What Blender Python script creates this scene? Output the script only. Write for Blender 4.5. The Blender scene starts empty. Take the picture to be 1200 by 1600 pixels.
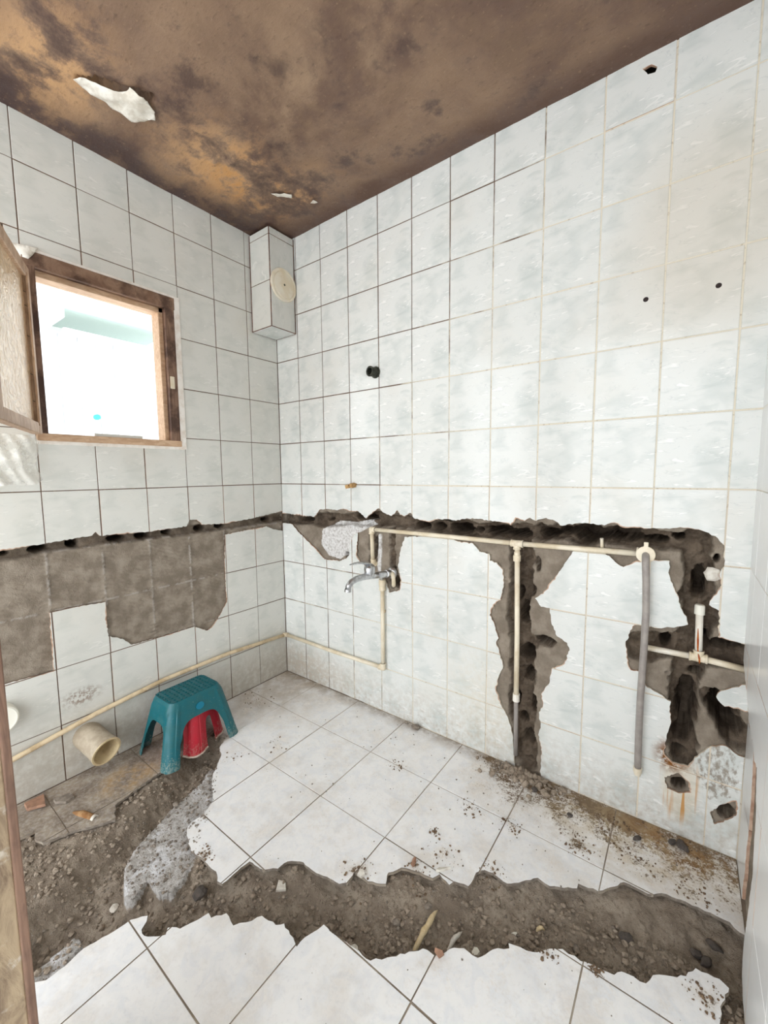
import bpy, bmesh, math, random
import numpy as np
from mathutils import Vector, Matrix, geometry
random.seed(7); RNG = np.random.RandomState(5)
C = bpy.context.scene.collection
S = bpy.context.scene

# ------------------------------------------------------------------ camera
cam_d = bpy.data.cameras.new('camera'); cam = bpy.data.objects.new('camera', cam_d); C.objects.link(cam)
S.camera = cam
YAW, PIT, ROL = 0.63913, -0.09443, -0.00863
FW = Vector((-math.sin(YAW)*math.cos(PIT), math.cos(YAW)*math.cos(PIT), math.sin(PIT)))
R0 = Vector((math.cos(YAW), math.sin(YAW), 0)); U0 = R0.cross(FW)
RT = R0*math.cos(ROL)+U0*math.sin(ROL); UP = -R0*math.sin(ROL)+U0*math.cos(ROL)
M = Matrix((RT, UP, -FW)).transposed().to_4x4(); M.translation = (2.0992, -1.7235, 1.3118)
cam.matrix_basis = M
cam_d.sensor_fit = 'VERTICAL'; cam_d.sensor_height = 36.0; cam_d.lens = 36.0*640.48/1600.0
cam_d.clip_start = 0.02

# ------------------------------------------------------------------ light
W = bpy.data.worlds.new('overcast_sky'); S.world = W; W.use_nodes = True
bg = W.node_tree.nodes['Background']
bg.inputs['Color'].default_value = (0.93, 0.97, 1.0, 1); bg.inputs['Strength'].default_value = 4.9
S.view_settings.view_transform = 'Standard'; S.view_settings.look = 'None'
S.view_settings.gamma = 1.0; S.view_settings.use_curve_mapping = False
S.view_settings.exposure = 0.08
S.cycles.max_bounces = 10; S.cycles.diffuse_bounces = 7; S.cycles.glossy_bounces = 4
S.cycles.sample_clamp_indirect = 6.0
S.cycles.use_denoising = True
def portal(name, loc, rot, sx, sy):
    l = bpy.data.lights.new(name, 'AREA'); l.shape = 'RECTANGLE'; l.size = sx; l.size_y = sy
    l.cycles.is_portal = True
    o = bpy.data.objects.new(name, l); C.objects.link(o); o.location = loc; o.rotation_euler = rot
    return o
portal('window_portal', (-0.06, -0.93, 1.8), (0, -math.pi/2, 0), 0.62, 0.55)
portal('front_portal', (1.14, -1.80, 1.34), (math.pi/2, 0, 0), 2.26, 2.66)

# ------------------------------------------------------------------ outlines measured on the walls (x,z), (y,z) and the floor (x,y), metres
HOLE_B=[(0.037,1.061),(0.204,1.054),(0.294,1.055),(0.344,1.100),(0.397,1.106),(0.474,1.102),(0.529,1.112),(0.572,1.100),(0.642,1.103),(0.696,1.067),(0.750,1.108),(0.785,1.127),(0.818,1.105),(0.868,1.091),(0.904,1.123),(0.920,1.100),(0.948,1.092),(0.986,1.113),(1.005,1.086),(1.090,1.072),(1.133,1.087),(1.184,1.093),(1.228,1.090),(1.299,1.103),(1.385,1.102),(1.472,1.094),(1.495,1.084),(1.516,1.116),(1.554,1.107),(1.575,1.122),(1.599,1.110),(1.639,1.125),(1.674,1.115),(1.694,1.098),(1.785,1.114),(1.851,1.109),(1.884,1.121),(1.920,1.104),(2.006,1.110),(2.062,1.114),(2.104,1.117),(2.151,1.108),(2.185,1.089),(2.203,1.066),(2.202,1.040),(2.206,1.007),(2.195,0.962),(2.202,0.933),(2.190,0.903),(2.175,0.876),(2.174,0.863),(2.201,0.848),(2.203,0.756),(2.223,0.755),(2.263,0.749),(2.296,0.743),(2.302,0.631),(2.280,0.615),(2.255,0.599),(2.219,0.574),(2.209,0.550),(2.232,0.524),(2.266,0.529),(2.284,0.524),(2.316,0.523),(2.325,0.364),(2.299,0.366),(2.275,0.367),(2.253,0.382),(2.234,0.386),(2.201,0.366),(2.182,0.339),(2.162,0.311),(2.146,0.271),(2.102,0.266),(2.076,0.289),(2.079,0.356),(2.089,0.409),(2.083,0.472),(2.086,0.492),(2.053,0.508),(2.013,0.522),(1.987,0.573),(1.960,0.573),(1.949,0.597),(1.938,0.668),(1.950,0.713),(1.965,0.746),(2.036,0.750),(2.091,0.769),(2.121,0.783),(2.116,0.809),(2.097,0.839),(2.085,0.885),(2.065,0.927),(2.058,0.965),(2.058,0.999),(2.006,0.997),(1.959,0.987),(1.920,0.958),(1.899,0.968),(1.872,0.994),(1.855,1.004),(1.749,1.003),(1.718,0.950),(1.681,0.887),(1.635,0.810),(1.604,0.783),(1.629,0.752),(1.664,0.753),(1.671,0.695),(1.695,0.641),(1.735,0.623),(1.746,0.594),(1.726,0.534),(1.692,0.506),(1.677,0.496),(1.673,0.436),(1.639,0.374),(1.648,0.326),(1.633,0.290),(1.643,0.224),(1.633,0.188),(1.648,0.136),(1.646,-0.003),(1.535,-0.008),(1.533,0.064),(1.523,0.145),(1.504,0.204),(1.465,0.272),(1.443,0.332),(1.454,0.392),(1.473,0.440),(1.461,0.493),(1.439,0.553),(1.450,0.574),(1.431,0.626),(1.407,0.671),(1.424,0.721),(1.456,0.748),(1.469,0.811),(1.465,0.887),(1.435,0.915),(1.403,0.919),(1.399,0.951),(1.354,0.955),(1.322,0.990),(1.248,0.992),(1.202,1.006),(1.185,1.013),(0.947,0.987),(0.923,0.915),(0.906,0.829),(0.922,0.756),(0.914,0.704),(0.848,0.679),(0.831,0.725),(0.815,0.757),(0.772,0.772),(0.745,0.772),(0.705,0.795),(0.646,0.824),(0.624,0.854),(0.635,0.985),(0.607,0.972),(0.577,0.915),(0.571,0.855),(0.551,0.831),(0.491,0.805),(0.466,0.809),(0.372,0.802),(0.335,0.829),(0.292,0.863),(0.210,0.911),(0.141,0.954),(0.095,0.995),(0.034,0.999),(-0.010,0.996),(-0.007,1.059)]
CHIP_B1=[(2.080,0.199),(2.120,0.235),(2.149,0.214),(2.156,0.178),(2.124,0.158),(2.090,0.161)]
CHIP_B2=[(2.215,0.131),(2.239,0.172),(2.279,0.206),(2.282,0.154),(2.247,0.112),(2.228,0.095)]
CHIP_B3=[(1.909,2.643),(1.932,2.644),(1.949,2.629),(1.944,2.615),(1.923,2.620)]
CAV_B=[(1.016,1.046,0.041,0.019),(1.115,1.048,0.028,0.018),(1.228,1.044,0.062,0.024),(1.401,1.046,0.052,0.020),(1.512,1.044,0.049,0.022),(1.641,1.055,0.044,0.021),(1.804,1.071,0.069,0.032),(1.901,1.074,0.052,0.026),(2.023,1.064,0.032,0.014),(1.610,0.928,0.008,0.027),(1.590,0.814,0.011,0.022),(1.555,0.701,0.019,0.042),(1.643,0.603,0.036,0.016),(1.568,0.516,0.027,0.040),(1.517,0.299,0.014,0.042),(1.603,0.296,0.014,0.043),(1.575,0.123,0.024,0.029),(2.145,0.924,0.020,0.055),(2.057,0.698,0.017,0.028),(2.216,0.722,0.045,0.017),(2.128,0.457,0.033,0.103),(2.233,0.508,0.040,0.044),(2.260,0.431,0.028,0.031),(2.110,0.286,0.020,0.014),(0.542,0.848,0.015,0.015),(0.756,0.925,0.013,0.042),(0.894,0.742,0.016,0.028),(0.379,1.041,0.016,0.008),(2.186,1.021,0.009,0.013),(2.123,0.187,0.021,0.022),(2.252,0.150,0.019,0.020),(0.162,1.028,0.046,0.012),(0.642,1.071,0.063,0.018),(1.160,1.089,0.021,0.013),(1.444,1.066,0.029,0.008),(1.707,1.070,0.024,0.015),(1.948,1.071,0.019,0.012),(2.079,1.082,0.018,0.013),(2.167,0.728,0.014,0.023),(2.118,0.350,0.025,0.037),(1.523,0.783,0.014,0.029),(1.576,0.423,0.016,0.028),(1.553,0.210,0.017,0.023),(2.148,0.597,0.017,0.014),(1.325,1.046,0.018,0.012),]
TR_B1=[(-0.009,1.026),(0.369,1.040),(0.818,1.068),(1.195,1.048),(1.501,1.054),(1.865,1.069),(2.133,1.065)]
TR_B2=[(1.542,1.035),(1.546,0.870),(1.531,0.699),(1.561,0.563),(1.557,0.418),(1.561,0.243),(1.579,0.042)]
TR_B3=[(2.124,1.064),(2.147,0.957),(2.145,0.824),(2.133,0.708),(2.121,0.589),(2.119,0.447),(2.126,0.305)]
TR_B4=[(1.985,0.665),(2.061,0.690),(2.152,0.685),(2.283,0.703)]
TR_B5=[(2.194,0.543),(2.239,0.490),(2.275,0.414)]
TR_B6=[(0.722,1.013),(0.728,0.805)]
TR_B7=[(0.859,1.010),(0.865,0.720)]
PLAS_B=[(0.351,0.978),(0.447,1.034),(0.570,1.031),(0.696,1.060),(0.731,1.028),(0.640,0.985),(0.602,0.961),(0.567,0.869),(0.491,0.816),(0.399,0.828),(0.337,0.891)]
PLAS_B2=[(0.783,0.976),(0.776,0.794)]
HOLE_A=[(-1.463,1.019),(-1.359,1.028),(-1.228,1.037),(-1.055,1.049),(-1.040,1.064),(-1.026,1.045),(-0.829,1.039),(-0.630,1.045),(-0.614,1.077),(-0.576,1.073),(-0.549,1.043),(-0.408,1.035),(-0.215,1.050),(-0.010,1.073),(0.058,1.076),(0.053,0.941),(-0.015,0.949),(-0.076,0.964),(-0.129,0.990),(-0.218,0.984),(-0.316,0.977),(-0.411,0.973),(-0.424,0.795),(-0.422,0.585),(-0.462,0.525),(-0.508,0.471),(-0.547,0.454),(-0.618,0.498),(-0.828,0.502),(-0.928,0.507),(-0.966,0.549),(-1.023,0.580),(-1.023,0.742),(-1.150,0.750),(-1.225,0.749),(-1.229,0.497),(-1.310,0.505),(-1.383,0.507),(-1.501,0.502)]
CHIP_A1=[(-1.304,2.262),(-1.262,2.248),(-1.256,2.201),(-1.236,2.173),(-1.193,2.174),(-1.133,2.181),(-1.135,2.156),(-1.223,2.150),(-1.311,2.171)]
CAV_A=[(-1.347,1.014,0.017,0.007),(-1.232,1.016,0.034,0.013),(-1.120,1.024,0.020,0.019),(-0.950,1.023,0.034,0.014),(-0.830,1.023,0.032,0.016),(-0.717,1.028,0.023,0.018),(-0.539,1.025,0.030,0.014),(-0.421,1.026,0.028,0.012),(-0.108,1.032,0.030,0.012),]
TR_A=[(-1.463,1.010),(-1.360,1.011),(-1.042,1.030),(-0.638,1.022),(-0.376,1.025),(0.019,1.033)]
HOLE_F=[(0.300,-0.643),(0.347,-0.710),(0.401,-0.737),(0.449,-0.786),(0.488,-0.830),(0.544,-0.867),(0.617,-0.902),(0.651,-0.963),(0.648,-0.994),(0.655,-1.028),(0.691,-1.052),(0.760,-1.075),(0.816,-1.066),(0.864,-1.069),(0.902,-1.066),(0.935,-1.081),(0.956,-1.076),(0.958,-1.024),(0.962,-0.977),(1.025,-0.968),(1.060,-0.937),(1.066,-0.901),(1.112,-0.871),(1.175,-0.872),(1.213,-0.860),(1.261,-0.854),(1.280,-0.835),(1.274,-0.794),(1.330,-0.793),(1.382,-0.765),(1.367,-0.731),(1.392,-0.692),(1.438,-0.674),(1.494,-0.661),(1.506,-0.636),(1.548,-0.649),(1.555,-0.629),(1.599,-0.617),(1.600,-0.561),(1.618,-0.535),(1.645,-0.529),(1.694,-0.535),(1.723,-0.511),(1.768,-0.458),(1.807,-0.463),(1.879,-0.420),(1.879,-0.402),(1.933,-0.391),(1.963,-0.354),(1.995,-0.310),(2.059,-0.308),(2.107,-0.276),(2.155,-0.269),(2.214,-0.265),(2.258,-0.265),(2.267,-0.277),(2.291,-0.284),(2.335,-0.252),(2.298,-0.589),(2.224,-0.644),(2.222,-0.566),(2.230,-0.511),(2.246,-0.464),(2.227,-0.453),(2.177,-0.461),(2.157,-0.498),(2.127,-0.520),(2.087,-0.546),(2.074,-0.577),(2.020,-0.585),(2.006,-0.605),(1.962,-0.614),(1.928,-0.623),(1.882,-0.622),(1.854,-0.643),(1.818,-0.679),(1.789,-0.687),(1.758,-0.697),(1.764,-0.708),(1.728,-0.738),(1.703,-0.781),(1.663,-0.782),(1.631,-0.809),(1.607,-0.845),(1.571,-0.849),(1.553,-0.870),(1.504,-0.925),(1.472,-0.958),(1.405,-0.963),(1.331,-0.970),(1.306,-0.965),(1.286,-1.023),(1.285,-1.053),(1.246,-1.044),(1.210,-1.035),(1.193,-1.052),(1.139,-1.059),(1.116,-1.098),(1.093,-1.125),(1.046,-1.118),(1.022,-1.153),(1.003,-1.150),(0.996,-1.176),(0.976,-1.223),(0.944,-1.243),(0.958,-1.255),(0.911,-1.293),(0.887,-1.290),(0.876,-1.271),(0.862,-1.262),(0.833,-1.298),(0.824,-1.353),(0.807,-1.407),(0.812,-1.437),(0.813,-1.480),(0.812,-1.493),(0.789,-1.517),(0.749,-1.570),(0.556,-1.588),(0.214,-1.505),(0.206,-1.419),(0.213,-1.377),(0.251,-1.385),(0.301,-1.372),(0.323,-1.300),(0.397,-1.177),(0.321,-1.149),(0.292,-1.036),(0.280,-0.937),(0.250,-0.841),(0.246,-0.760),(0.193,-0.644)]
TR_F1=[(0.741,-1.491),(0.746,-1.389),(0.831,-1.250),(1.004,-1.100),(1.213,-0.948),(1.438,-0.851),(1.663,-0.676),(1.897,-0.527),(2.124,-0.422),(2.259,-0.362)]
TR_F2=[(0.306,-0.745),(0.453,-0.959),(0.527,-1.118),(0.583,-1.265),(0.651,-1.393),(0.661,-1.472)]
LEDGE_F=[(0.401,-0.785),(0.460,-0.865),(0.499,-1.008),(0.552,-1.133),(0.579,-1.194),(0.622,-1.237),(0.744,-1.278),(0.760,-1.267),(0.731,-1.206),(0.794,-1.205),(0.833,-1.183),(0.829,-1.140),(0.801,-1.092),(0.619,-0.901),(0.462,-0.791)]
LEDGE_F2=[(0.792,-1.523),(0.745,-1.506),(0.732,-1.404),(0.775,-1.398),(0.814,-1.482)]
DIRT=[(1.541,-0.009,0.082,1.00),(1.671,-0.032,0.087,0.90),(2.195,-0.026,0.080,1.00),(1.425,-0.017,0.062,0.90),(1.472,-0.328,0.049,0.60),(1.851,-0.252,0.062,0.80),(2.029,-0.196,0.070,0.80),(1.285,-0.787,0.058,0.75),(1.102,-0.302,0.038,0.50),(0.810,-1.056,0.040,0.90),(1.477,-0.570,0.060,0.55),(2.184,-0.227,0.054,0.70),(2.199,-0.524,0.044,0.80),(1.964,-0.622,0.019,0.70),(1.852,-0.663,0.026,0.50),(0.139,-0.351,0.104,0.60),(0.550,-0.540,0.075,0.35),(0.465,-0.712,0.049,0.40),(1.940,-0.090,0.057,0.80),(2.092,0.022,0.069,0.90),(1.415,-0.505,0.019,0.60),(1.436,-0.671,0.045,0.70),(1.641,-0.521,0.041,0.60),(1.633,-0.313,0.038,0.60)]
STONES_AT=[(1.389,-0.936),(1.504,-0.706),(1.440,-0.794),(0.886,-1.115),(0.506,-1.064),(1.033,0.002),(0.970,-0.016),(2.142,-0.056),(2.114,-0.054),(2.013,-0.109),(1.649,-0.091),(1.796,-0.141),(2.182,-0.359),(2.224,-0.313),(2.205,-0.367),(2.017,-0.435),(0.499,-0.996),(0.983,-1.130),(0.658,-1.283),(1.901,-0.545),(1.744,-0.630),(1.128,-1.026)]

# ------------------------------------------------------------------ helpers
def tag(o, label=None, cat=None, group=None, kind=None):
    if label: o['label'] = label
    if cat: o['category'] = cat
    if group: o['group'] = group
    if kind: o['kind'] = kind
    return o
def world_of(o):
    return o.matrix_basis if o.parent is None else world_of(o.parent) @ o.matrix_basis
def link(name, me, parent=None, mats=(), M=None, smooth=False):
    o = bpy.data.objects.new(name, me); C.objects.link(o)
    if me is not None:
        if not me.materials:
            for m in mats: me.materials.append(m)
        if smooth: me.polygons.foreach_set('use_smooth', [True]*len(me.polygons))
    if parent: o.parent = parent
    Mw = M if M is not None else Matrix.Identity(4)
    o.matrix_basis = Mw if parent is None else world_of(parent).inverted() @ Mw
    return o
def empty(name, loc=(0,0,0), rz=0, parent=None):
    o = bpy.data.objects.new(name, None); C.objects.link(o); o.empty_display_size = .05
    o.matrix_basis = Matrix.Translation(loc) @ Matrix.Rotation(rz, 4, 'Z')
    return o
def mesh_np(name, V, F):
    me = bpy.data.meshes.new(name); me.from_pydata([tuple(v) for v in V], [], [tuple(f) for f in F]); me.update(); return me
def from_bm(name, bm, smooth=False):
    me = bpy.data.meshes.new(name); bmesh.ops.recalc_face_normals(bm, faces=bm.faces); bm.to_mesh(me); bm.free()
    if smooth: me.polygons.foreach_set('use_smooth', [True]*len(me.polygons))
    return me
def add_box(bm, x0, x1, y0, y1, z0, z1, bev=0.0, M=None):
    r = bmesh.ops.create_cube(bm, size=1.0)
    vs = r['verts']
    for v in vs:
        v.co = Vector(((x0+x1)/2+v.co.x*(x1-x0), (y0+y1)/2+v.co.y*(y1-y0), (z0+z1)/2+v.co.z*(z1-z0)))
    if bev > 0:
        es = list({e for v in vs for e in v.link_edges})
        rr = bmesh.ops.bevel(bm, geom=es, offset=bev, segments=2, affect='EDGES', profile=.5)
        vs = list({v for f in rr['faces'] for v in f.verts} | {v for v in vs if v.is_valid})
    if M is not None:
        for v in vs: v.co = M @ v.co
    return vs
def box_mesh(name, *a, bev=0.0, M=None):
    bm = bmesh.new(); add_box(bm, *a, bev=bev, M=M); return from_bm(name, bm)
def add_tube(bm, pts, rad, seg=14, cap=True):
    pts = [Vector(p) for p in pts]; n = len(pts)
    rads = rad if isinstance(rad, (list, tuple)) else [rad]*n
    rings = []; ref = None
    for i, p in enumerate(pts):
        if i == 0: t = pts[1]-p
        elif i == n-1: t = p-pts[i-1]
        else: t = (pts[i+1]-p).normalized()+(p-pts[i-1]).normalized()
        if t.length < 1e-9: t = pts[min(i+1,n-1)]-pts[max(i-1,0)]
        if t.length < 1e-9: t = Vector((0,0,1))
        t.normalize()
        if ref is None:
            ref = Vector((0,0,1)) if abs(t.z) < .9 else Vector((1,0,0))
        a = t.cross(ref)
        if a.length < 1e-5: a = t.cross(Vector((0.3,1,0.2)))
        a.normalize(); b = a.cross(t).normalized(); ref = -b if False else b
        ref = b
        rings.append([bm.verts.new(p+(a*math.cos(2*math.pi*k/seg)+b*math.sin(2*math.pi*k/seg))*rads[i]) for k in range(seg)])
    for i in range(n-1):
        for k in range(seg):
            f = bm.faces.new((rings[i][k], rings[i][(k+1)%seg], rings[i+1][(k+1)%seg], rings[i+1][k])); f.smooth = True
    if cap:
        bm.faces.new(rings[0][::-1]); bm.faces.new(rings[-1])
def tube(name, pts, rad, parent=None, mats=(), seg=14, cap=True):
    bm = bmesh.new(); add_tube(bm, pts, rad, seg, cap)
    me = bpy.data.meshes.new(name); bmesh.ops.recalc_face_normals(bm, faces=bm.faces); bm.to_mesh(me); bm.free()
    return link(name, me, parent, mats)
def lathe_pts(p, d, prof):
    """profile [(dist, radius)] along direction d from p -> points and radii for add_tube"""
    p = Vector(p); d = Vector(d).normalized()
    return [p+d*a for a, r in prof], [r for a, r in prof]
def add_lathe(bm, p, d, prof, seg=20, cap=True):
    """turned shape: fixed frame, so the profile may run back on itself"""
    p = Vector(p); d = Vector(d).normalized(); a = d.cross(Vector((0,0,1)) if abs(d.z) < .9 else Vector((1,0,0))).normalized(); b = d.cross(a)
    rings = [[bm.verts.new(p+d*h+(a*math.cos(2*math.pi*k/seg)+b*math.sin(2*math.pi*k/seg))*max(r, 1e-4)) for k in range(seg)] for h, r in prof]
    for q in range(len(rings)-1):
        for k in range(seg):
            f = bm.faces.new((rings[q][k], rings[q][(k+1)%seg], rings[q+1][(k+1)%seg], rings[q+1][k])); f.smooth = True
    if cap: bm.faces.new(rings[0][::-1]); bm.faces.new(rings[-1])
def lathe(name, p, d, prof, parent, mats, seg=20, cap=True):
    bm = bmesh.new(); add_lathe(bm, p, d, prof, seg, cap); me = bpy.data.meshes.new(name)
    bmesh.ops.recalc_face_normals(bm, faces=bm.faces); bm.to_mesh(me); bm.free()
    try: me.set_sharp_from_angle(angle=math.radians(40))
    except Exception: pass
    return link(name, me, parent, mats)

# value noise
def vnoise(x, y, seed):
    r = np.random.RandomState(seed).rand(256, 256)
    xi = np.floor(x).astype(int); yi = np.floor(y).astype(int); fx = x-xi; fy = y-yi
    fx = fx*fx*(3-2*fx); fy = fy*fy*(3-2*fy)
    a = r[xi % 256, yi % 256]; b = r[(xi+1) % 256, yi % 256]; c = r[xi % 256, (yi+1) % 256]; d = r[(xi+1) % 256, (yi+1) % 256]
    return (a*(1-fx)+b*fx)*(1-fy)+(c*(1-fx)+d*fx)*fy
def fbm(x, y, freq, seed, octv=4, gain=.5):
    s = 0; a = 1; t = 0
    for k in range(octv):
        s = s+a*(vnoise(x*freq+17.3*k, y*freq+9.1*k, seed+k)-.5); t += a; a *= gain; freq *= 2.03
    return s/t*2
def seg_dist(x, y, pts):
    d = np.full(x.shape, 9.0)
    for (x0, y0), (x1, y1) in zip(pts[:-1], pts[1:]):
        vx, vy = x1-x0, y1-y0; L = vx*vx+vy*vy+1e-12
        t = np.clip(((x-x0)*vx+(y-y0)*vy)/L, 0, 1)
        d = np.minimum(d, np.hypot(x-x0-t*vx, y-y0-t*vy))
    return d
def in_poly(x, y, poly):
    r = np.zeros(np.shape(x), bool); n = len(poly)
    for i in range(n):
        x0, y0 = poly[i]; x1, y1 = poly[(i+1) % n]
        if y0 == y1: continue
        r ^= ((y0 > y) != (y1 > y)) & (x < (x1-x0)*(y-y0)/(y1-y0)+x0)
    return r
def sstep(a, b, v):
    t = np.clip((v-a)/(b-a), 0, 1); return t*t*(3-2*t)
def jag(poly, step=.009, amp=.0028, seed=1):
    rr = np.random.RandomState(seed); out = []; n = len(poly)
    for i in range(n):
        x0, y0 = poly[i]; x1, y1 = poly[(i+1) % n]; L = math.hypot(x1-x0, y1-y0)
        if L < 1e-6: continue
        k = max(1, int(L/step)); nx, ny = -(y1-y0)/L, (x1-x0)/L
        for j in range(k):
            t = j/k; a = 0 if j == 0 else (rr.rand()-.5)*2*amp
            out.append((x0+(x1-x0)*t+nx*a, y0+(y1-y0)*t+ny*a))
    return out
def grow(poly, lo, hi, seed=2):
    """outline a few millimetres outside the given one"""
    rr = np.random.RandomState(seed); n = len(poly); A = 0
    for i in range(n):
        x0, y0 = poly[i]; x1, y1 = poly[(i+1) % n]; A += x0*y1-x1*y0
    s = -1 if A > 0 else 1; out = []
    ph = rr.rand()*10
    for i in range(n):
        xa, ya = poly[i-1]; xb, yb = poly[(i+1) % n]; L = math.hypot(xb-xa, yb-ya)+1e-9
        nx, ny = -(yb-ya)/L*s, (xb-xa)/L*s
        w = max(0.0, math.sin(i*.21+ph)*math.sin(i*.083+2*ph))
        a = lo+(hi-lo)*w*(.6+.4*rr.rand())
        out.append((poly[i][0]+nx*a, poly[i][1]+ny*a))
    return out

# ------------------------------------------------------------------ materials
class NT:
    def __init__(s, name):
        s.m = bpy.data.materials.new(name); s.m.use_nodes = True; s.t = s.m.node_tree; s.n = s.t.nodes; s.l = s.t.links
        s.b = s.n['Principled BSDF']
    def node(s, typ, **kw):
        n = s.n.new(typ)
        for k, v in kw.items(): setattr(n, k, v)
        return n
    def put(s, sock, v):
        if isinstance(v, bpy.types.NodeSocket): s.l.new(v, sock)
        elif v is not None:
            try: sock.default_value = v
            except Exception: sock.default_value = (*v, 1.0)
    def pos(s): return s.node('ShaderNodeNewGeometry').outputs['Position']
    def obj(s): return s.node('ShaderNodeTexCoord').outputs['Object']
    def rnd(s): return s.node('ShaderNodeObjectInfo').outputs['Random']
    def attr(s, name): return s.node('ShaderNodeAttribute', attribute_name=name).outputs['Fac']
    def math(s, op, a, b=None, clamp=False):
        n = s.node('ShaderNodeMath', operation=op, use_clamp=clamp); s.put(n.inputs[0], a)
        if b is not None: s.put(n.inputs[1], b)
        return n.outputs[0]
    def vmath(s, op, a, b=None):
        n = s.node('ShaderNodeVectorMath', operation=op); s.put(n.inputs[0], a)
        if b is not None: s.put(n.inputs[1], b)
        return n.outputs['Value'] if op == 'LENGTH' else n.outputs[0]
    def mapping(s, v, loc=(0,0,0), rot=(0,0,0), sc=(1,1,1)):
        n = s.node('ShaderNodeMapping'); s.put(n.inputs[0], v); n.inputs[1].default_value = loc; n.inputs[2].default_value = rot; n.inputs[3].default_value = sc
        return n.outputs[0]
    def noise(s, v, scale, detail=4, rough=.55, dist=0.0):
        n = s.node('ShaderNodeTexNoise'); s.put(n.inputs['Vector'], v); n.inputs['Scale'].default_value = scale
        n.inputs['Detail'].default_value = detail; n.inputs['Roughness'].default_value = rough; n.inputs['Distortion'].default_value = dist
        return n.outputs['Fac']
    def ramp(s, v, a, b, lo=0.0, hi=1.0, smooth=True):
        n = s.node('ShaderNodeMapRange', interpolation_type='SMOOTHSTEP' if smooth else 'LINEAR'); s.put(n.inputs[0], v)
        n.inputs[1].default_value = a; n.inputs[2].default_value = b; n.inputs[3].default_value = lo; n.inputs[4].default_value = hi
        return n.outputs[0]
    def mix(s, f, a, b):
        n = s.node('ShaderNodeMix', data_type='RGBA'); s.put(n.inputs[0], f); s.put(n.inputs[6], a); s.put(n.inputs[7], b)
        return n.outputs[2]
    def blob(s, P, c, r, soft=.0):
        """1 inside an ellipsoid stain around c, fading to 0 at its rim"""
        d = s.vmath('SUBTRACT', P, c); d = s.vmath('MULTIPLY', d, tuple(1.0/q for q in (r if isinstance(r, (tuple, list)) else (r, r, r))))
        return s.ramp(s.vmath('LENGTH', d), 1.0, soft)
    def bump(s, h, strength=.3, dist=.002):
        n = s.node('ShaderNodeBump'); s.put(n.inputs['Height'], h); n.inputs['Strength'].default_value = strength; n.inputs['Distance'].default_value = dist
        s.l.new(n.outputs[0], s.b.inputs['Normal'])
    def done(s, col, rough=.5, metal=0.0, spec=None):
        s.put(s.b.inputs['Base Color'], col); s.put(s.b.inputs['Roughness'], rough); s.put(s.b.inputs['Metallic'], metal)
        if spec is not None: s.put(s.b.inputs['Specular IOR Level'], spec)
        return s.m
def lin(r, g, b):
    f = lambda c: c/12.92 if c <= .04045 else ((c+.055)/1.055)**2.4
    return (f(r/255), f(g/255), f(b/255), 1.0)

def m_wall_tile(name, dirt_fn=None, tint=(1,1,1)):
    t = NT(name); P = t.pos()
    r3 = t.math('MULTIPLY', t.math('FLOOR', t.math('MULTIPLY', t.rnd(), 2.99)), 3.7)
    c = t.node('ShaderNodeCombineXYZ'); t.put(c.inputs[2], r3)
    o = t.vmath('ADD', t.obj(), c.outputs[0])
    dr = t.mapping(o, rot=(0, 0, math.radians(-52)), sc=(1.0, 2.6, 1))
    cloud = t.noise(t.mapping(o, rot=(0,0,.6), sc=(1,1.4,1)), 8.0, 3, .5, .5)
    streak = t.noise(dr, 8.5, 3, .5, 1.3)
    fine = t.noise(t.mapping(o, rot=(0, 0, math.radians(-60)), sc=(1.0, 4.2, 1)), 13.0, 2, .45, 1.6)
    col = t.mix(t.ramp(cloud, .44, .74), lin(226, 228, 225), lin(208, 213, 210))
    col = t.mix(t.ramp(streak, .55, .78, 0, .5), col, lin(190, 198, 195))
    col = t.mix(t.ramp(fine, .63, .74, 0, .7), col, lin(246, 246, 244))
    col = t.mix(t.ramp(t.math('ABSOLUTE', t.math('SUBTRACT', fine, .61)), .016, .0, 0, .3), col, lin(172, 180, 182))
    col = t.mix(t.ramp(t.noise(P, 3.0, 3), .5, .75, 0, .3), col, lin(218, 213, 202))
    rough = .13
    if dirt_fn: col, rough = dirt_fn(t, P, col)
    t.bump(t.noise(dr, 9.0, 2, .4, 1.0), .06, .002)
    t.b.inputs['Coat Weight'].default_value = 0.0
    return t.done(col, rough, spec=.28)
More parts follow.
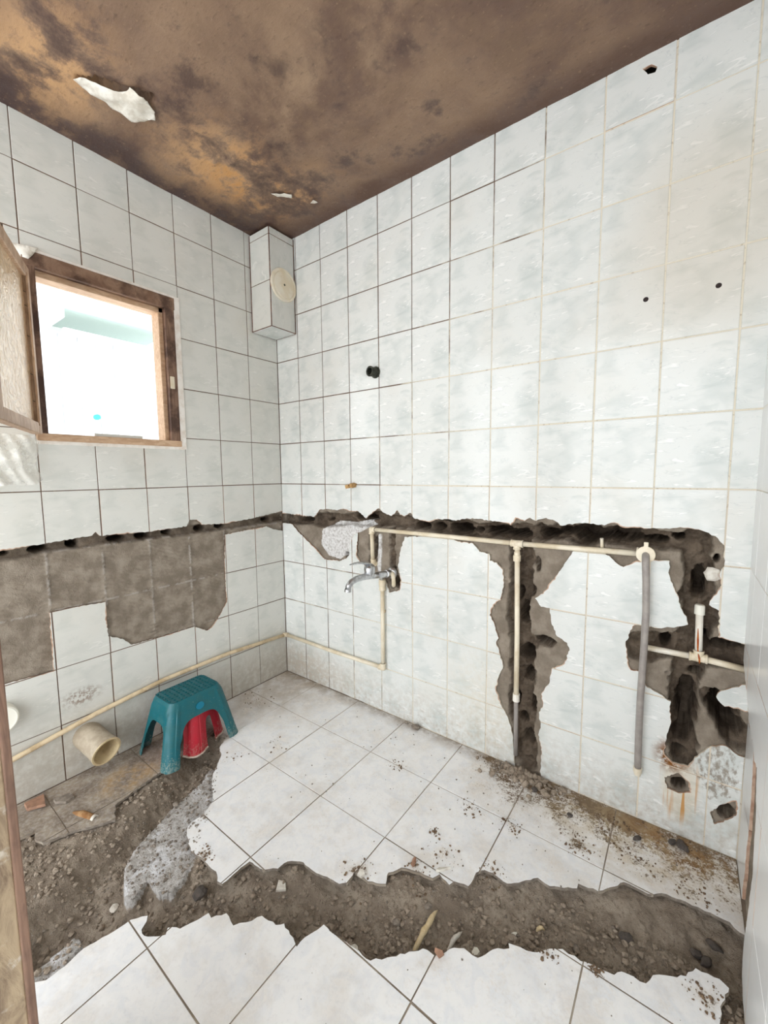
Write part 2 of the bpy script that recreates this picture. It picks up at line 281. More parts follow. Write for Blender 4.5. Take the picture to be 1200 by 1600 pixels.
def dirt_back(t, P, col):
    n = t.noise(P, 38, 5, .65); nl = t.noise(t.mapping(P, sc=(1, 1, .12)), 70, 3, .6)
    sx = t.node('ShaderNodeSeparateXYZ'); t.put(sx.inputs[0], P)
    # splash dirt along the foot of the wall
    low = t.ramp(sx.outputs[2], .28, .0, 0, 1)
    spl = t.math('MULTIPLY', low, t.ramp(n, .38, .68))
    col = t.mix(t.math('MULTIPLY', spl, .42), col, lin(150, 128, 102))
    corner = t.blob(P, (.15, 0, .08), (.55, .3, .22))
    col = t.mix(t.math('MULTIPLY', corner, t.ramp(n, .3, .6, .25, .6)), col, lin(176, 160, 138))
    mid = t.blob(P, (1.42, 0, .25), (.35, .3, .4))
    col = t.mix(t.math('MULTIPLY', mid, t.ramp(n, .3, .7, .1, .4)), col, lin(205, 190, 160))
    # rust runs under the right breach
    rb = t.blob(P, (2.125, 0, .19), (.07, .2, .17), .5)
    run = t.math('MULTIPLY', rb, t.ramp(t.noise(t.mapping(P, sc=(1, 1, .04)), 62, 1, .4, .2), .54, .62))
    col = t.mix(t.math('MULTIPLY', rb, .22), col, lin(226, 190, 120))
    col = t.mix(t.math('MULTIPLY', run, .85), col, lin(196, 138, 56))
    rb2 = t.blob(P, (2.10, 0, .29), (.075, .2, .085), .3)
    col = t.mix(t.math('MULTIPLY', rb2, t.ramp(n, .35, .55)), col, lin(130, 82, 34))
    spd = t.math('ADD', t.math('MULTIPLY', t.blob(P, (2.225, 0, .285), (.10, .2, .17), .35), .30), t.noise(t.mapping(P, rot=(0, .5, 0), sc=(1, 1, .6)), 62, 5, .62))
    col = t.mix(t.ramp(spd, .70, .90, 0, .8), col, lin(140, 127, 112))
    # yellowed wash high on the right
    yl = t.blob(P, (2.12, 0, 2.08), (.36, .3, .5), .3)
    col = t.mix(t.math('MULTIPLY', yl, .42), col, lin(205, 192, 172))
    rough = t.ramp(t.math('MAXIMUM', spl, run), 0, 1, .13, .6)
    return col, rough
def dirt_left(t, P, col):
    n = t.noise(P, 34, 5, .65)
    sx = t.node('ShaderNodeSeparateXYZ'); t.put(sx.inputs[0], P)
    low = t.ramp(sx.outputs[2], .40, .05, 0, 1)
    g = t.math('MULTIPLY', low, t.ramp(n, .3, .62, .45, 1))
    col = t.mix(t.math('MULTIPLY', g, .68), col, lin(142, 126, 108))
    s1 = t.math('MULTIPLY', t.blob(P, (0, -1.14, .345), (.2, .10, .055), .2), t.ramp(t.noise(P, 60, 4, .6), .44, .58))
    col = t.mix(s1, col, lin(112, 72, 52))
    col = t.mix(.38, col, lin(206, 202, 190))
    return col, t.ramp(g, 0, 1, .16, .6)
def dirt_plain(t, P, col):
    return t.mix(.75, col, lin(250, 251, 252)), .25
MT_B = m_wall_tile('glazed_tile_back', dirt_back)
MT_A = m_wall_tile('glazed_tile_left', dirt_left)
MT_C = m_wall_tile('glazed_tile_right', dirt_plain)

def m_biscuit():
    t = NT('tile_biscuit'); P = t.pos()
    col = t.mix(t.ramp(t.noise(P, 40, 4), .35, .7), lin(206, 178, 156), lin(176, 140, 118))
    return t.done(col, .85)
M_BISC = m_biscuit()
def m_grout(name, light_fn):
    t = NT(name); P = t.pos()
    n = t.noise(P, 5.0, 4, .6); f = light_fn(t, P, n)
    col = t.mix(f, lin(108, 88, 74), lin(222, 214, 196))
    col = t.mix(t.ramp(t.noise(P, 60, 3), .55, .7, 0, .5), col, lin(150, 128, 100))
    t.bump(t.noise(P, 200, 2), .3, .001)
    return t.done(col, .9)
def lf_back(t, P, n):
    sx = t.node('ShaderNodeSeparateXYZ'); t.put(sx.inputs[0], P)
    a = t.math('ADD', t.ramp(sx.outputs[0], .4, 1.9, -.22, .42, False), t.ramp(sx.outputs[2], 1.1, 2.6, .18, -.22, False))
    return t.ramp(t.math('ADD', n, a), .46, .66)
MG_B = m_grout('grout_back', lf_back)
MG_A = m_grout('grout_left', lambda t, P, n: t.ramp(n, .60, .85, 0, .55))
MG_C = m_grout('grout_right', lambda t, P, n: t.ramp(n, .25, .5, .5, 1))
MG_F = m_grout('grout_floor', lambda t, P, n: t.ramp(n, .4, .7, .22, .6))

def m_rubble(name):
    """exposed render and hollow brick behind the tiles"""
    t = NT(name); P = t.pos(); a = t.attr('adhesive'); pl = t.attr('plaster'); dp = t.attr('brick')
    n = t.noise(P, 12, 6, .65); n2 = t.noise(P, 70, 5, .65)
    cem = t.mix(t.ramp(n, .35, .68), lin(126, 114, 101), lin(168, 158, 144))
    cem = t.mix(t.ramp(n2, .5, .7, 0, .55), cem, lin(104, 92, 80))
    brk_shaded = t.mix(t.ramp(n, .3, .7), lin(76, 65, 55), lin(118, 103, 88))  # brick brown, lowered to paint in the black shade of the cavities
    col = t.mix(dp, cem, brk_shaded)
    adh = t.mix(t.ramp(t.noise(P, 16, 5, .6), .35, .7), lin(128, 117, 104), lin(160, 149, 135))
    col = t.mix(a, col, adh)
    wp = t.mix(t.ramp(n2, .32, .66), lin(198, 195, 192), lin(232, 231, 230))
    col = t.mix(t.math('MULTIPLY', pl, t.ramp(n2, .26, .5, .6, 1)), col, wp)
    t.bump(t.math('ADD', n2, t.noise(P, 210, 3, .6)), .7, .004)
    return t.done(col, .95, spec=.15)
M_RUB = m_rubble('broken_render')
def m_adhesive():
    return M_RUB
def dirt_blobs(t, P):
    acc = None
    for x, y, r, w in DIRT:
        b = t.math('MULTIPLY', t.blob(P, (x, y, 0), (r*1.25, r*1.0, .5), .15), w)
        acc = b if acc is None else t.math('MAXIMUM', acc, b)
    return acc
def m_floor_tile():
    t = NT('floor_tile'); P = t.pos()
    o = t.vmath('ADD', t.obj(), P)
    cl = t.noise(P, 16, 4, .6, 1.2); fine = t.noise(P, 90, 3, .6, .6)
    col = t.mix(t.ramp(cl, .4, .70), lin(249, 249, 249), lin(240, 242, 245))
    col = t.mix(t.ramp(fine, .54, .74, 0, .35), col, lin(222, 222, 224))
    dust = t.ramp(t.noise(P, 6, 5, .65), .46, .72, 0, .4)
    col = t.mix(dust, col, lin(204, 192, 176))
    d = dirt_blobs(t, P)
    sx = t.node('ShaderNodeSeparateXYZ'); t.put(sx.inputs[0], P)
    band = t.math('MULTIPLY', t.ramp(sx.outputs[1], -.50, -.02, 0, .90), t.ramp(sx.outputs[0], 1.1, 1.6))
    d = t.math('MAXIMUM', t.math('MAXIMUM', d, band), t.ramp(sx.outputs[1], -1.05, -.85, .10, .27))
    n = t.noise(P, 11, 6, .68); n2 = t.noise(P, 70, 5, .72); n3 = t.noise(P, 170, 3, .6)
    k = t.math('ADD', t.math('MULTIPLY', d, .44), t.math('ADD', t.math('MULTIPLY', n, .62), t.math('MULTIPLY', n2, .40)))
    k = t.math('ADD', k, t.math('MULTIPLY', t.math('SUBTRACT', n3, .5), .34))
    m1 = t.ramp(k, .80, .92); m0 = t.ramp(k, .62, .92, 0, .34)
    col = t.mix(m0, col, lin(206, 186, 154)); col = t.mix(m1, col, lin(112, 92, 70))
    # dust along the foot of both walls
    edge = t.math('MULTIPLY', t.ramp(sx.outputs[1], -.10, .0, 0, 1), t.ramp(n, .3, .6, .2, 1))
    col = t.mix(t.math('MULTIPLY', edge, .75), col, lin(132, 112, 88))
    cor = t.math('MULTIPLY', t.blob(P, (.08, -.2, 0), (.55, .5, .5), .2), t.ramp(n, .3, .6, .4, 1))
    col = t.mix(t.math('MULTIPLY', cor, .6), col, lin(166, 150, 130))
    rst = t.math('MULTIPLY', t.blob(P, (2.13, -.06, 0), (.28, .14, .5), .2), t.ramp(n, .42, .6))
    col = t.mix(t.math('MULTIPLY', rst, .65), col, lin(156, 112, 60))
    ylw = t.math('MULTIPLY', t.blob(P, (2.0, -.13, 0), (.45, .22, .5), .3), t.ramp(cl, .42, .62, .05, .4))
    col = t.mix(ylw, col, lin(212, 192, 154))
    # muddy strip by the left wall
    mud = t.math('MULTIPLY', t.ramp(sx.outputs[0], .345, .30, 0, 1), t.ramp(sx.outputs[1], -.56, -.66, 0, 1))
    mud = t.math('MAXIMUM', mud, t.math('MULTIPLY', t.ramp(sx.outputs[0], .52, .47, 0, 1), t.ramp(sx.outputs[1], -.93, -.99, 0, 1)))
    mc = t.mix(t.ramp(n, .35, .65), lin(120, 106, 92), lin(164, 152, 136))
    mc = t.mix(t.math('MULTIPLY', t.blob(P, (.2, -1.05, 0), (.13, .16, .5), .2), t.ramp(n, .4, .62)), mc, lin(172, 138, 88))
    col = t.mix(t.math('MULTIPLY', mud, t.ramp(n2, .3, .6, .8, 1)), col, mc)
    rg = t.math('MAXIMUM', m1, t.math('MAXIMUM', mud, dust))
    t.bump(t.math('ADD', t.math('MULTIPLY', m1, n2), t.math('MULTIPLY', fine, .1)), .4, .003)
    return t.done(col, t.ramp(rg, 0, 1, .2, .8), spec=.45)
MF = m_floor_tile()
def m_soil():
    t = NT('trench_soil'); P = t.pos(); k = t.attr('concrete')
    n = t.noise(P, 14, 6, .65); n2 = t.noise(P, 90, 5, .7)
    col = t.mix(t.ramp(n, .35, .68), lin(142, 129, 115), lin(176, 163, 147))
    col = t.mix(t.ramp(n2, .48, .66, 0, .6), col, lin(116, 103, 91))
    col = t.mix(t.ramp(t.noise(P, 160, 2), .68, .74, 0, .9), col, lin(186, 178, 166))
    con = t.mix(t.ramp(n2, .35, .65), lin(172, 166, 160), lin(206, 203, 200))
    con = t.mix(t.ramp(n, .50, .66, 0, .85), con, lin(232, 232, 235))
    col = t.mix(t.ramp(t.math('ADD', k, t.math('MULTIPLY', t.math('SUBTRACT', n2, .5), .6)), .35, .6), col, con)
    t.bump(t.math('ADD', n2, t.noise(P, 260, 3, .7)), .8, .006)
    return t.done(col, .95, spec=.12)
M_SOIL = m_soil()
def m_ceiling():
    t = NT('stained_ceiling'); P = t.pos()
    n = t.noise(P, 2.6, 7, .62, .25); n2 = t.noise(P, 6.5, 7, .68, .15); n3 = t.noise(t.mapping(P, rot=(0, 0, .8), sc=(1, 2.2, 1)), 34, 5, .7)
    col = t.mix(t.ramp(n, .34, .66), lin(110, 86, 73), lin(150, 123, 100))
    col = t.mix(t.ramp(n2, .5, .68, 0, .55), col, lin(132, 108, 88))
    col = t.mix(t.ramp(n2, .47, .32, 0, .85), col, lin(84, 64, 56))
    tan = t.math('MULTIPLY', t.math('MAXIMUM', t.blob(P, (.36, -.55, 2.68), (.36, .42, .5), .1), t.math('MAXIMUM', t.blob(P, (.30, -1.18, 2.68), (.42, .26, .5), .1), t.blob(P, (.42, -.26, 2.68), (.42, .17, .5), .1))), t.ramp(n2, .42, .56))
    col = t.mix(t.math('MULTIPLY', tan, .9), col, lin(206, 164, 120))
    org = t.math('MULTIPLY', t.blob(P, (.38, -.44, 2.68), (.26, .3, .5), .2), t.ramp(n2, .46, .58))
    col = t.mix(t.math('MULTIPLY', org, .7), col, lin(206, 150, 88))
    br = t.math('MULTIPLY', t.blob(P, (.95, -.60, 2.68), (.6, .30, .5), .1), t.ramp(n, .42, .6))
    col = t.mix(t.math('MULTIPLY', br, .6), col, lin(178, 150, 122))
    # darker rim along both walls
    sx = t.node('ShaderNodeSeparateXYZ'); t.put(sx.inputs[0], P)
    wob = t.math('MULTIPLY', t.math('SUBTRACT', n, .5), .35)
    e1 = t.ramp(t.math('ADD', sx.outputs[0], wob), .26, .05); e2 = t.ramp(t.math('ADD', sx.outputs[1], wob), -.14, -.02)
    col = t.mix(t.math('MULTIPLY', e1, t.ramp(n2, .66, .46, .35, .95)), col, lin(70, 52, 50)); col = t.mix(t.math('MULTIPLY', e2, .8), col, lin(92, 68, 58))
    col = t.mix(t.ramp(n3, .56, .7, 0, .35), col, lin(66, 50, 40)); col = t.mix(t.ramp(t.noise(P, 75, 3), .60, .74, 0, .3), col, lin(176, 150, 122))
    t.bump(t.math('ADD', n3, t.noise(P, 12, 4)), .35, .006)
    return t.done(col, t.ramp(n2, .3, .7, .38, .8), spec=.4)
M_CEIL = m_ceiling()
def m_plain(name, c, rough=.5, metal=0, spec=None, var=.0, c2=None, sc=30, bump=0):
    t = NT(name); P = t.pos(); col = c
    if c2 is not None: col = t.mix(t.ramp(t.noise(P, sc, 5, .65), .4, .66, 0, 1), c, c2)
    if bump: t.bump(t.noise(P, sc*3, 3), bump, .002)
    return t.done(col, rough, metal, spec)
M_SLAB = m_plain('wall_core', lin(128, 118, 106), .95)
M_PPR = m_plain('cream_pipe', lin(240, 230, 208), .42, c2=lin(222, 206, 176), sc=9)
M_PPRW = m_plain('white_pipe', lin(242, 238, 228), .4, c2=lin(226, 214, 190), sc=12)
M_PPRD = m_plain('dusty_pipe', lin(226, 206, 172), .55, c2=lin(192, 168, 132), sc=14)
M_PVC = m_plain('grey_pvc', lin(168, 154, 134), .6, c2=lin(190, 178, 158), sc=18)
M_PVCR = m_plain('pvc_rim', lin(222, 204, 164), .55, c2=lin(196, 176, 138), sc=20)
M_HOSE = m_plain('grey_hose', lin(150, 143, 138), .38, c2=lin(168, 160, 154), sc=20)
M_CHR = m_plain('worn_chrome', (.62, .63, .65, 1), .28, 1.0, c2=(.45, .46, .47, 1), sc=60)
M_WHITE = m_plain('white_plastic', lin(242, 240, 228), .4)
M_CREAM = m_plain('aged_white_plastic', lin(236, 228, 210), .45, c2=lin(226, 212, 184), sc=12)
M_DARK = m_plain('dark_rusty_metal', lin(72, 72, 60), .6, .4, c2=lin(40, 42, 36), sc=60)
M_HOLE = m_plain('painted_hole_dark', lin(46, 36, 34), .9)  # dark tone painted in for the shade inside small holes
M_WPLUG = m_plain('wooden_plug', lin(196, 158, 104), .8, c2=lin(150, 112, 68), sc=80)
M_PAPER = m_plain('torn_white_paper', lin(240, 236, 226), .75, c2=lin(214, 206, 192), sc=22)
M_STONE = m_plain('grey_stone', lin(122, 112, 102), .92, c2=lin(152, 142, 130), sc=50, bump=.5)
M_CRUMB = m_plain('dirt_crumb', lin(104, 84, 66), .95, c2=lin(140, 118, 94), sc=60)
M_STONE2 = m_plain('brown_clod', lin(140, 127, 112), .95, c2=lin(170, 156, 140), sc=60, bump=.6)
M_LITE = m_plain('pale_chip', lin(226, 222, 212), .8, c2=lin(204, 196, 184), sc=50)
M_PINK = m_plain('brick_chip', lin(176, 136, 112), .9, c2=lin(146, 112, 92), sc=40)
M_TEAL = None
def m_plastic(name, base, worn, dusty, blend=.45):
    t = NT(name); P = t.pos(); n = t.noise(P, 26, 5, .65); n2 = t.noise(P, 120, 3, .6)
    sx = t.node('ShaderNodeSeparateXYZ'); t.put(sx.inputs[0], P)
    col = t.mix(t.ramp(n, .42, .62, 0, blend), base, worn)
    col = t.mix(t.ramp(t.math('ADD', n2, t.ramp(sx.outputs[2], .10, .0, 0, .22)), .62, .78, 0, .6), col, dusty)
    return t.done(col, t.ramp(n, .3, .7, .32, .6))
M_TEAL = m_plastic('teal_plastic', lin(0, 96, 106), lin(44, 98, 98), lin(132, 146, 138))
M_TEALB = m_plain('blue_teal_badge', lin(0, 120, 148), .4)
M_RED = m_plastic('red_plastic', lin(184, 22, 44), lin(168, 40, 52), lin(180, 120, 110), .3)
M_REDRIM = m_plain('dusty_rim', lin(206, 190, 176), .8, c2=lin(176, 150, 132), sc=40)
def m_wood(name, a, b, c, axis=(1, 14, 14), stain=0.0):
    t = NT(name); P = t.pos(); o = t.mapping(P, sc=axis)
    g = t.noise(o, 9, 5, .6, .7); n = t.noise(P, 7, 5, .65)
    col = t.mix(t.ramp(g, .35, .65), a, b)
    col = t.mix(t.ramp(n, .46, .62, 0, stain), col, c)
    t.bump(g, .25, .002)
    return t.done(col, .62, spec=.35)
M_FRAME = m_wood('brown_window_wood', lin(150, 122, 102), lin(122, 94, 76), lin(78, 56, 46), (14, 2, 2), .9)
M_FRAMEV = m_wood('brown_jamb_wood', lin(140, 112, 94), lin(112, 86, 70), lin(70, 50, 42), (14, 14, 1.2), .9)
M_FLITE = m_wood('pale_window_wood', lin(212, 182, 152), lin(190, 156, 126), lin(160, 126, 98), (12, 2, 6), .3)
M_SASH = m_wood('casement_wood', lin(204, 176, 150), lin(178, 148, 122), lin(140, 110, 90), (9, 9, 2), .4)
M_DOOR = m_wood('door_frame_wood', lin(142, 112, 94), lin(116, 90, 76), lin(92, 70, 60), (14, 14, 1.0), .5)
def m_doorboard():
    t = NT('weathered_board'); P = t.pos(); n = t.noise(t.mapping(P, sc=(3, 3, 1)), 9, 6, .7, .8)
    col = t.mix(t.ramp(n, .3, .62), lin(116, 96, 78), lin(176, 156, 128))
    col = t.mix(t.ramp(t.noise(P, 14, 5, .7), .58, .7, 0, .8), col, lin(206, 198, 186))
    t.bump(n, .5, .004); return t.done(col, .85)
M_DBOARD = m_doorboard()
M_CAULK = m_plain('white_filler', lin(240, 236, 230), .7, c2=lin(222, 212, 200), sc=18)
def m_glass():
    t = NT('patterned_glass'); o = t.obj()
    w = t.noise(o, 22, 3, .5, 2.5); w2 = t.noise(o, 60, 2)
    t.bump(t.math('ADD', w, t.math('MULTIPLY', w2, .3)), .9, .01)
    t.b.inputs['Transmission Weight'].default_value = .75; t.b.inputs['IOR'].default_value = 1.45
    return t.done(t.mix(t.ramp(w, .4, .6), lin(244, 226, 198), lin(228, 204, 170)), .35)
M_GLASS = m_glass()
def m_bag():
    t = NT('clear_plastic_bag'); P = t.pos()
    tr = t.node('ShaderNodeBsdfTransparent'); mx = t.node('ShaderNodeMixShader')
    f = t.ramp(t.noise(P, 18, 4, .6), .35, .65, .22, .6)
    t.put(mx.inputs[0], f); t.l.new(tr.outputs[0], mx.inputs[1]); t.l.new(t.b.outputs[0], mx.inputs[2])
    out = [n for n in t.n if n.type == 'OUTPUT_MATERIAL'][0]; t.l.new(mx.outputs[0], out.inputs[0])
    return t.done(lin(236, 234, 226), .25, spec=.6)
M_BAG = m_bag()
M_NWALL = m_plain('pale_facade', lin(232, 232, 228), .9)
M_NSLAB = m_plain('green_grey_beam', lin(146, 160, 154), .9)
M_NCLAD = m_plain('white_cladding', lin(190, 193, 196), .8)
M_HALLF = m_plain('hall_floor', lin(214, 208, 198), .8, c2=lin(190, 182, 170), sc=6)

# ------------------------------------------------------------------ surfaces: frames of the walls
class Plane:
    """local x, y run over the surface, local z comes out into the room"""
    def __init__(s, O, U, V, N): s.M = Matrix((Vector(U), Vector(V), Vector(N))).transposed().to_4x4(); s.M.translation = O
    def at(s, u, v, w=0): return s.M @ Matrix.Translation((u, v, w))
TH = .008
PB = Plane((0, TH, 0), (1,0,0), (0,0,1), (0,-1,0))
PA = Plane((-TH, 0, 0), (0,1,0), (0,0,1), (1,0,0))          # u = y
PF = Plane((0, 0, -.010), (1,0,0), (0,1,0), (0,0,1))
X_C, X_P = 2.292, 2.270
H = 2.68

def cdt_sheet(rect, holes, keep=None, extra=()):
    """triangulate rect minus holes; returns verts2d, tris, is_biscuit flags"""
    x0, x1, y0, y1 = rect
    V = [(x0,y0),(x1,y0),(x1,y1),(x0,y1)]; E = [(0,1),(1,2),(2,3),(3,0)]
    m = .004
    def addpoly(p):
        idx = {}
        n = len(p)
        for i in range(n):
            a, b = p[i], p[(i+1) % n]
            if max(a[0],b[0]) < x0-m or min(a[0],b[0]) > x1+m or max(a[1],b[1]) < y0-m or min(a[1],b[1]) > y1+m: continue
            for q in (i, (i+1) % n):
                if q not in idx: idx[q] = len(V); V.append(p[q])
            E.append((idx[i], idx[(i+1) % n]))
    for h in holes: addpoly(h)
    for h in extra: addpoly(h)
    r = geometry.delaunay_2d_cdt([Vector(v) for v in V], E, [], 0, 1e-6)
    P = np.array([(v.x, v.y) for v in r[0]]); F = np.array([f[:] for f in r[2] if len(f) == 3])
    if len(F) == 0: return P, [], []
    c = P[F].mean(axis=1)
    k = (c[:,0] > x0) & (c[:,0] < x1) & (c[:,1] > y0) & (c[:,1] < y1)
    for h in holes: k &= ~in_poly(c[:,0], c[:,1], h)
    b = np.zeros(len(F), bool)
    for h in extra: b |= in_poly(c[:,0], c[:,1], h)
    return P, F[k], b[k]
def sheet_mesh(name, rect, holes, th, mats, extra=(), org=(0,0)):
    P, F, B = cdt_sheet(rect, holes, extra=extra)
    if len(F) == 0: return None
    A = P[F]; area = np.abs(np.cross(A[:,1]-A[:,0], A[:,2]-A[:,0])).sum()/2
    if area < 4e-4: return None
    cnt = {}
    for f in F:
        for i in range(3):
            a, b = int(f[i]), int(f[(i+1) % 3]); key = (min(a,b), max(a,b))
            cnt.setdefault(key, []).append((a,b))
    used = sorted({int(i) for f in F for i in f}); mp = {u: i for i, u in enumerate(used)}
    V = [(P[u][0]-org[0], P[u][1]-org[1], th) for u in used]
    faces = [tuple(mp[int(i)] for i in f) for f in F]; mi = [1 if b else 0 for b in B]
    low = {}
    for key, l in cnt.items():
        if len(l) == 1:
            a, b = l[0]
            for q in (a, b):
                if q not in low: low[q] = len(V); V.append((P[q][0]-org[0], P[q][1]-org[1], 0))
            faces.append((mp[b], mp[a], low[a], low[b])); mi.append(1)
    me = mesh_np(name, V, faces)
    for m in mats: me.materials.append(m)
    me.polygons.foreach_set('material_index', mi); me.update()
    return me
TILE_CACHE = {}
def tile_wall(plane, root, us, vs, holes, mats, th, gap=.0048, chips=.006, seed=3, jit=1.0, skip=None):
    rr = random.Random(seed)
    ext = [grow(h, 0, chips, 11+i) for i, h in enumerate(holes)]
    bbs = [(min(p[0] for p in h), max(p[0] for p in h), min(p[1] for p in h), max(p[1] for p in h)) for h in holes]
    for i in range(len(us)-1):
        for j in range(len(vs)-1):
            x0, x1, y0, y1 = us[i]+gap/2, us[i+1]-gap/2, vs[j]+gap/2, vs[j+1]-gap/2
            if skip and skip((x0+x1)/2, (y0+y1)/2): continue
            cx, cy = (x0+x1)/2, (y0+y1)/2
            hit = [k for k, b in enumerate(bbs) if b[0] < x1+chips and b[1] > x0-chips and b[2] < y1+chips and b[3] > y0-chips]
            touched = False
            if hit:
                for k in hit:
                    hp = np.array(holes[k])
                    if ((hp[:,0] > x0-chips) & (hp[:,0] < x1+chips) & (hp[:,1] > y0-chips) & (hp[:,1] < y1+chips)).any(): touched = True
                    if in_poly(np.array([cx]), np.array([cy]), holes[k])[0]: touched = True
            if touched:
                me = sheet_mesh('tile', (x0,x1,y0,y1), [holes[k] for k in hit], th, mats, [ext[k] for k in hit], (cx, cy))
                if me is None: continue
            else:
                key = (round(x1-x0, 4), round(y1-y0, 4), th, mats[0].name)
                me = TILE_CACHE.get(key)
                if me is None:
                    w, h = (x1-x0)/2, (y1-y0)/2; b = .0012
                    V = [(-w,-h,0),(w,-h,0),(w,h,0),(-w,h,0),(-w,-h,th-b),(w,-h,th-b),(w,h,th-b),(-w,h,th-b),(-w+b,-h+b,th),(w-b,-h+b,th),(w-b,h-b,th),(-w+b,h-b,th)]
                    F = [(8,9,10,11)]
                    for q in range(4):
                        p = (q+1) % 4; F += [(q,p,p+4,q+4),(q+4,p+4,p+8,q+8)]
                    me = mesh_np('tile', V, F); me.materials.append(mats[0]); TILE_CACHE[key] = me
            R = Matrix.Rotation(rr.uniform(-.0035,.0035)*jit, 4, 'X') @ Matrix.Rotation(rr.uniform(-.0035,.0035)*jit, 4, 'Y') @ Matrix.Rotation(rr.uniform(-.002,.002)*jit, 4, 'Z')
            link('tile', me, root, (), plane.at(cx+rr.uniform(-.0006,.0006)*jit, cy+rr.uniform(-.0006,.0006)*jit, rr.uniform(-.0006,.0006)*jit) @ R)
def heightfield(name, plane, u0, u1, v0, v1, step, depth_fn, root, mat, attrs=None, drop=None):
    nu = int(round((u1-u0)/step))+1; nv = int(round((v1-v0)/step))+1
    u, v = np.meshgrid(np.linspace(u0,u1,nu), np.linspace(v0,v1,nv))
    d, at = depth_fn(u, v)
    co = np.stack([u, v, -d], -1).reshape(-1, 3)
    idx = np.arange(nu*nv).reshape(nv, nu)
    q = np.stack([idx[:-1,:-1], idx[:-1,1:], idx[1:,1:], idx[1:,:-1]], -1).reshape(-1, 4)
    if drop is not None:
        uc = (u[:-1,:-1]+u[1:,1:]).ravel()/2; vc = (v[:-1,:-1]+v[1:,1:]).ravel()/2; q = q[~drop(uc, vc)]
    me = bpy.data.meshes.new(name)
    me.vertices.add(len(co)); me.vertices.foreach_set('co', co.ravel())
    me.loops.add(q.size); me.loops.foreach_set('vertex_index', q.ravel().astype(np.int32))
    me.polygons.add(len(q)); me.polygons.foreach_set('loop_start', np.arange(0, q.size, 4, dtype=np.int32))
    me.update(calc_edges=True); me.validate()
    for k, a in at.items():
        A = me.attributes.new(k, 'FLOAT', 'POINT'); A.data.foreach_set('value', a.astype(np.float32).ravel())
    me.polygons.foreach_set('use_smooth', [True]*len(me.polygons))
    return link(name, me, root, (mat,), plane.M), (u0, v0, step, d)

# ------------------------------------------------------------------ back wall (pipes)
JB = [jag(HOLE_B, .009, .0030, 4), jag(CHIP_B1, .006, .002, 5), jag(CHIP_B2, .006, .002, 6), jag(CHIP_B3, .006, .001, 7)]
UB = [0, .188] + [.188+.2015*k for k in range(1, 11)] + [X_C]
VB = [.25*k for k in range(11)] + [H+.01]
wall_back = link('wall_back', box_mesh('wall_back', -.3, X_C+.12, .30, .40, -.4, H+.1), None, (M_SLAB,)); tag(wall_back, kind='structure')
tile_wall(PB, wall_back, UB, VB, JB, (MT_B, M_BISC), TH, seed=21)
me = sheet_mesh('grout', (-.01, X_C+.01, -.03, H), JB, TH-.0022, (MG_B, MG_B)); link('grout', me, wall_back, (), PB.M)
def depth_back(u, v):
    n1 = fbm(u, v, 14, 40, 5); n2 = fbm(u, v, 45, 50, 4, .65); n3 = fbm(u, v, 24, 150, 4, .6)
    ins = in_poly(u, v, HOLE_B)
    d = .003+.004*n1+.002*np.abs(n3)
    brick = np.zeros_like(u)
    for pts, w, dep in ((TR_B1, .040, .055), (TR_B2, .052, .050), (TR_B3, .050, .055), (TR_B4, .055, .040), (TR_B5, .04, .05), (TR_B6, .017, .03), (TR_B7, .022, .028)):
        s = seg_dist(u, v, pts)+.016*n1+.006*n2
        s = s+.016*n3; k = 1-sstep(w*.80, w*1.02, s); d = np.maximum(d, k*(dep+.016*n1+.022*n2+.018*np.abs(n3))); brick = np.maximum(brick, k)
    for cx, cy, rx, ry in CAV_B:
        rr = np.hypot((u-cx)/rx, (v-cy)/ry)+.45*n1+.40*n2+.35*n3
        k = 1-sstep(.90, 1.12, rr); d = d+k*(.24 if rx > .008 else .08)
        ring = (1-sstep(1.0, 1.7, rr))*.010; d = d+ring*(1-k)
        brick = np.maximum(brick, 1-sstep(1.0, 1.5, rr))
    rid = np.sin(u*2*math.pi/.011+2*n1)*.0011*(brick < .2)
    d = d+n2*.0022+rid
    d = np.where(ins | (d > .02), d, np.maximum(d, .002))
    pl = np.maximum(in_poly(u, v, PLAS_B), 1-sstep(.009, .016, seg_dist(u, v, PLAS_B2)+.006*n2)).astype(float)
    d = d-.012*(1-sstep(.008, .014, seg_dist(u, v, PLAS_B2)+.005*n2))
    d = np.clip(d, .001, .29)
    return d, {'brick': brick*.9, 'adhesive': np.clip(1-brick*1.4, 0, 1)*.8, 'plaster': pl}
heightfield('broken_render', PB, -.07, X_C+.03, -.02, 1.14, .0042, depth_back, wall_back, M_RUB)

# ------------------------------------------------------------------ left wall (window)
WIN = [(-1.222, 1.452), (-.628, 1.452), (-.628, 2.19), (-1.222, 2.175)]
JA = [jag(HOLE_A, .009, .0024, 14), WIN, jag(CHIP_A1, .008, .002, 15)]
YE = -1.62
UA = [-.2117-.2015*k for k in range(8)][::-1] + [0]
wall_left = link('wall_left', None) if False else None
bm = bmesh.new()
add_box(bm, -.40, -.30, -3.3, .32, -.4, 1.15); add_box(bm, -.40, -.30, -3.3, .32, 2.48, H+.1)
add_box(bm, -.40, -.30, -3.3, -1.55, 1.15, 2.48); add_box(bm, -.40, -.30, -.30, .32, 1.15, 2.48)
wall_left = link('wall_left', from_bm('wall_left', bm), None, (M_SLAB,)); tag(wall_left, kind='structure')
tile_wall(PA, wall_left, UA, VB, JA, (MT_A, M_BISC), TH, gap=.0042, seed=22, skip=lambda x, y: x < -1.75)
me = sheet_mesh('grout', (UA[0], .01, -.03, H), JA, TH-.0025, (MG_A, MG_A)); link('grout', me, wall_left, (), PA.M)
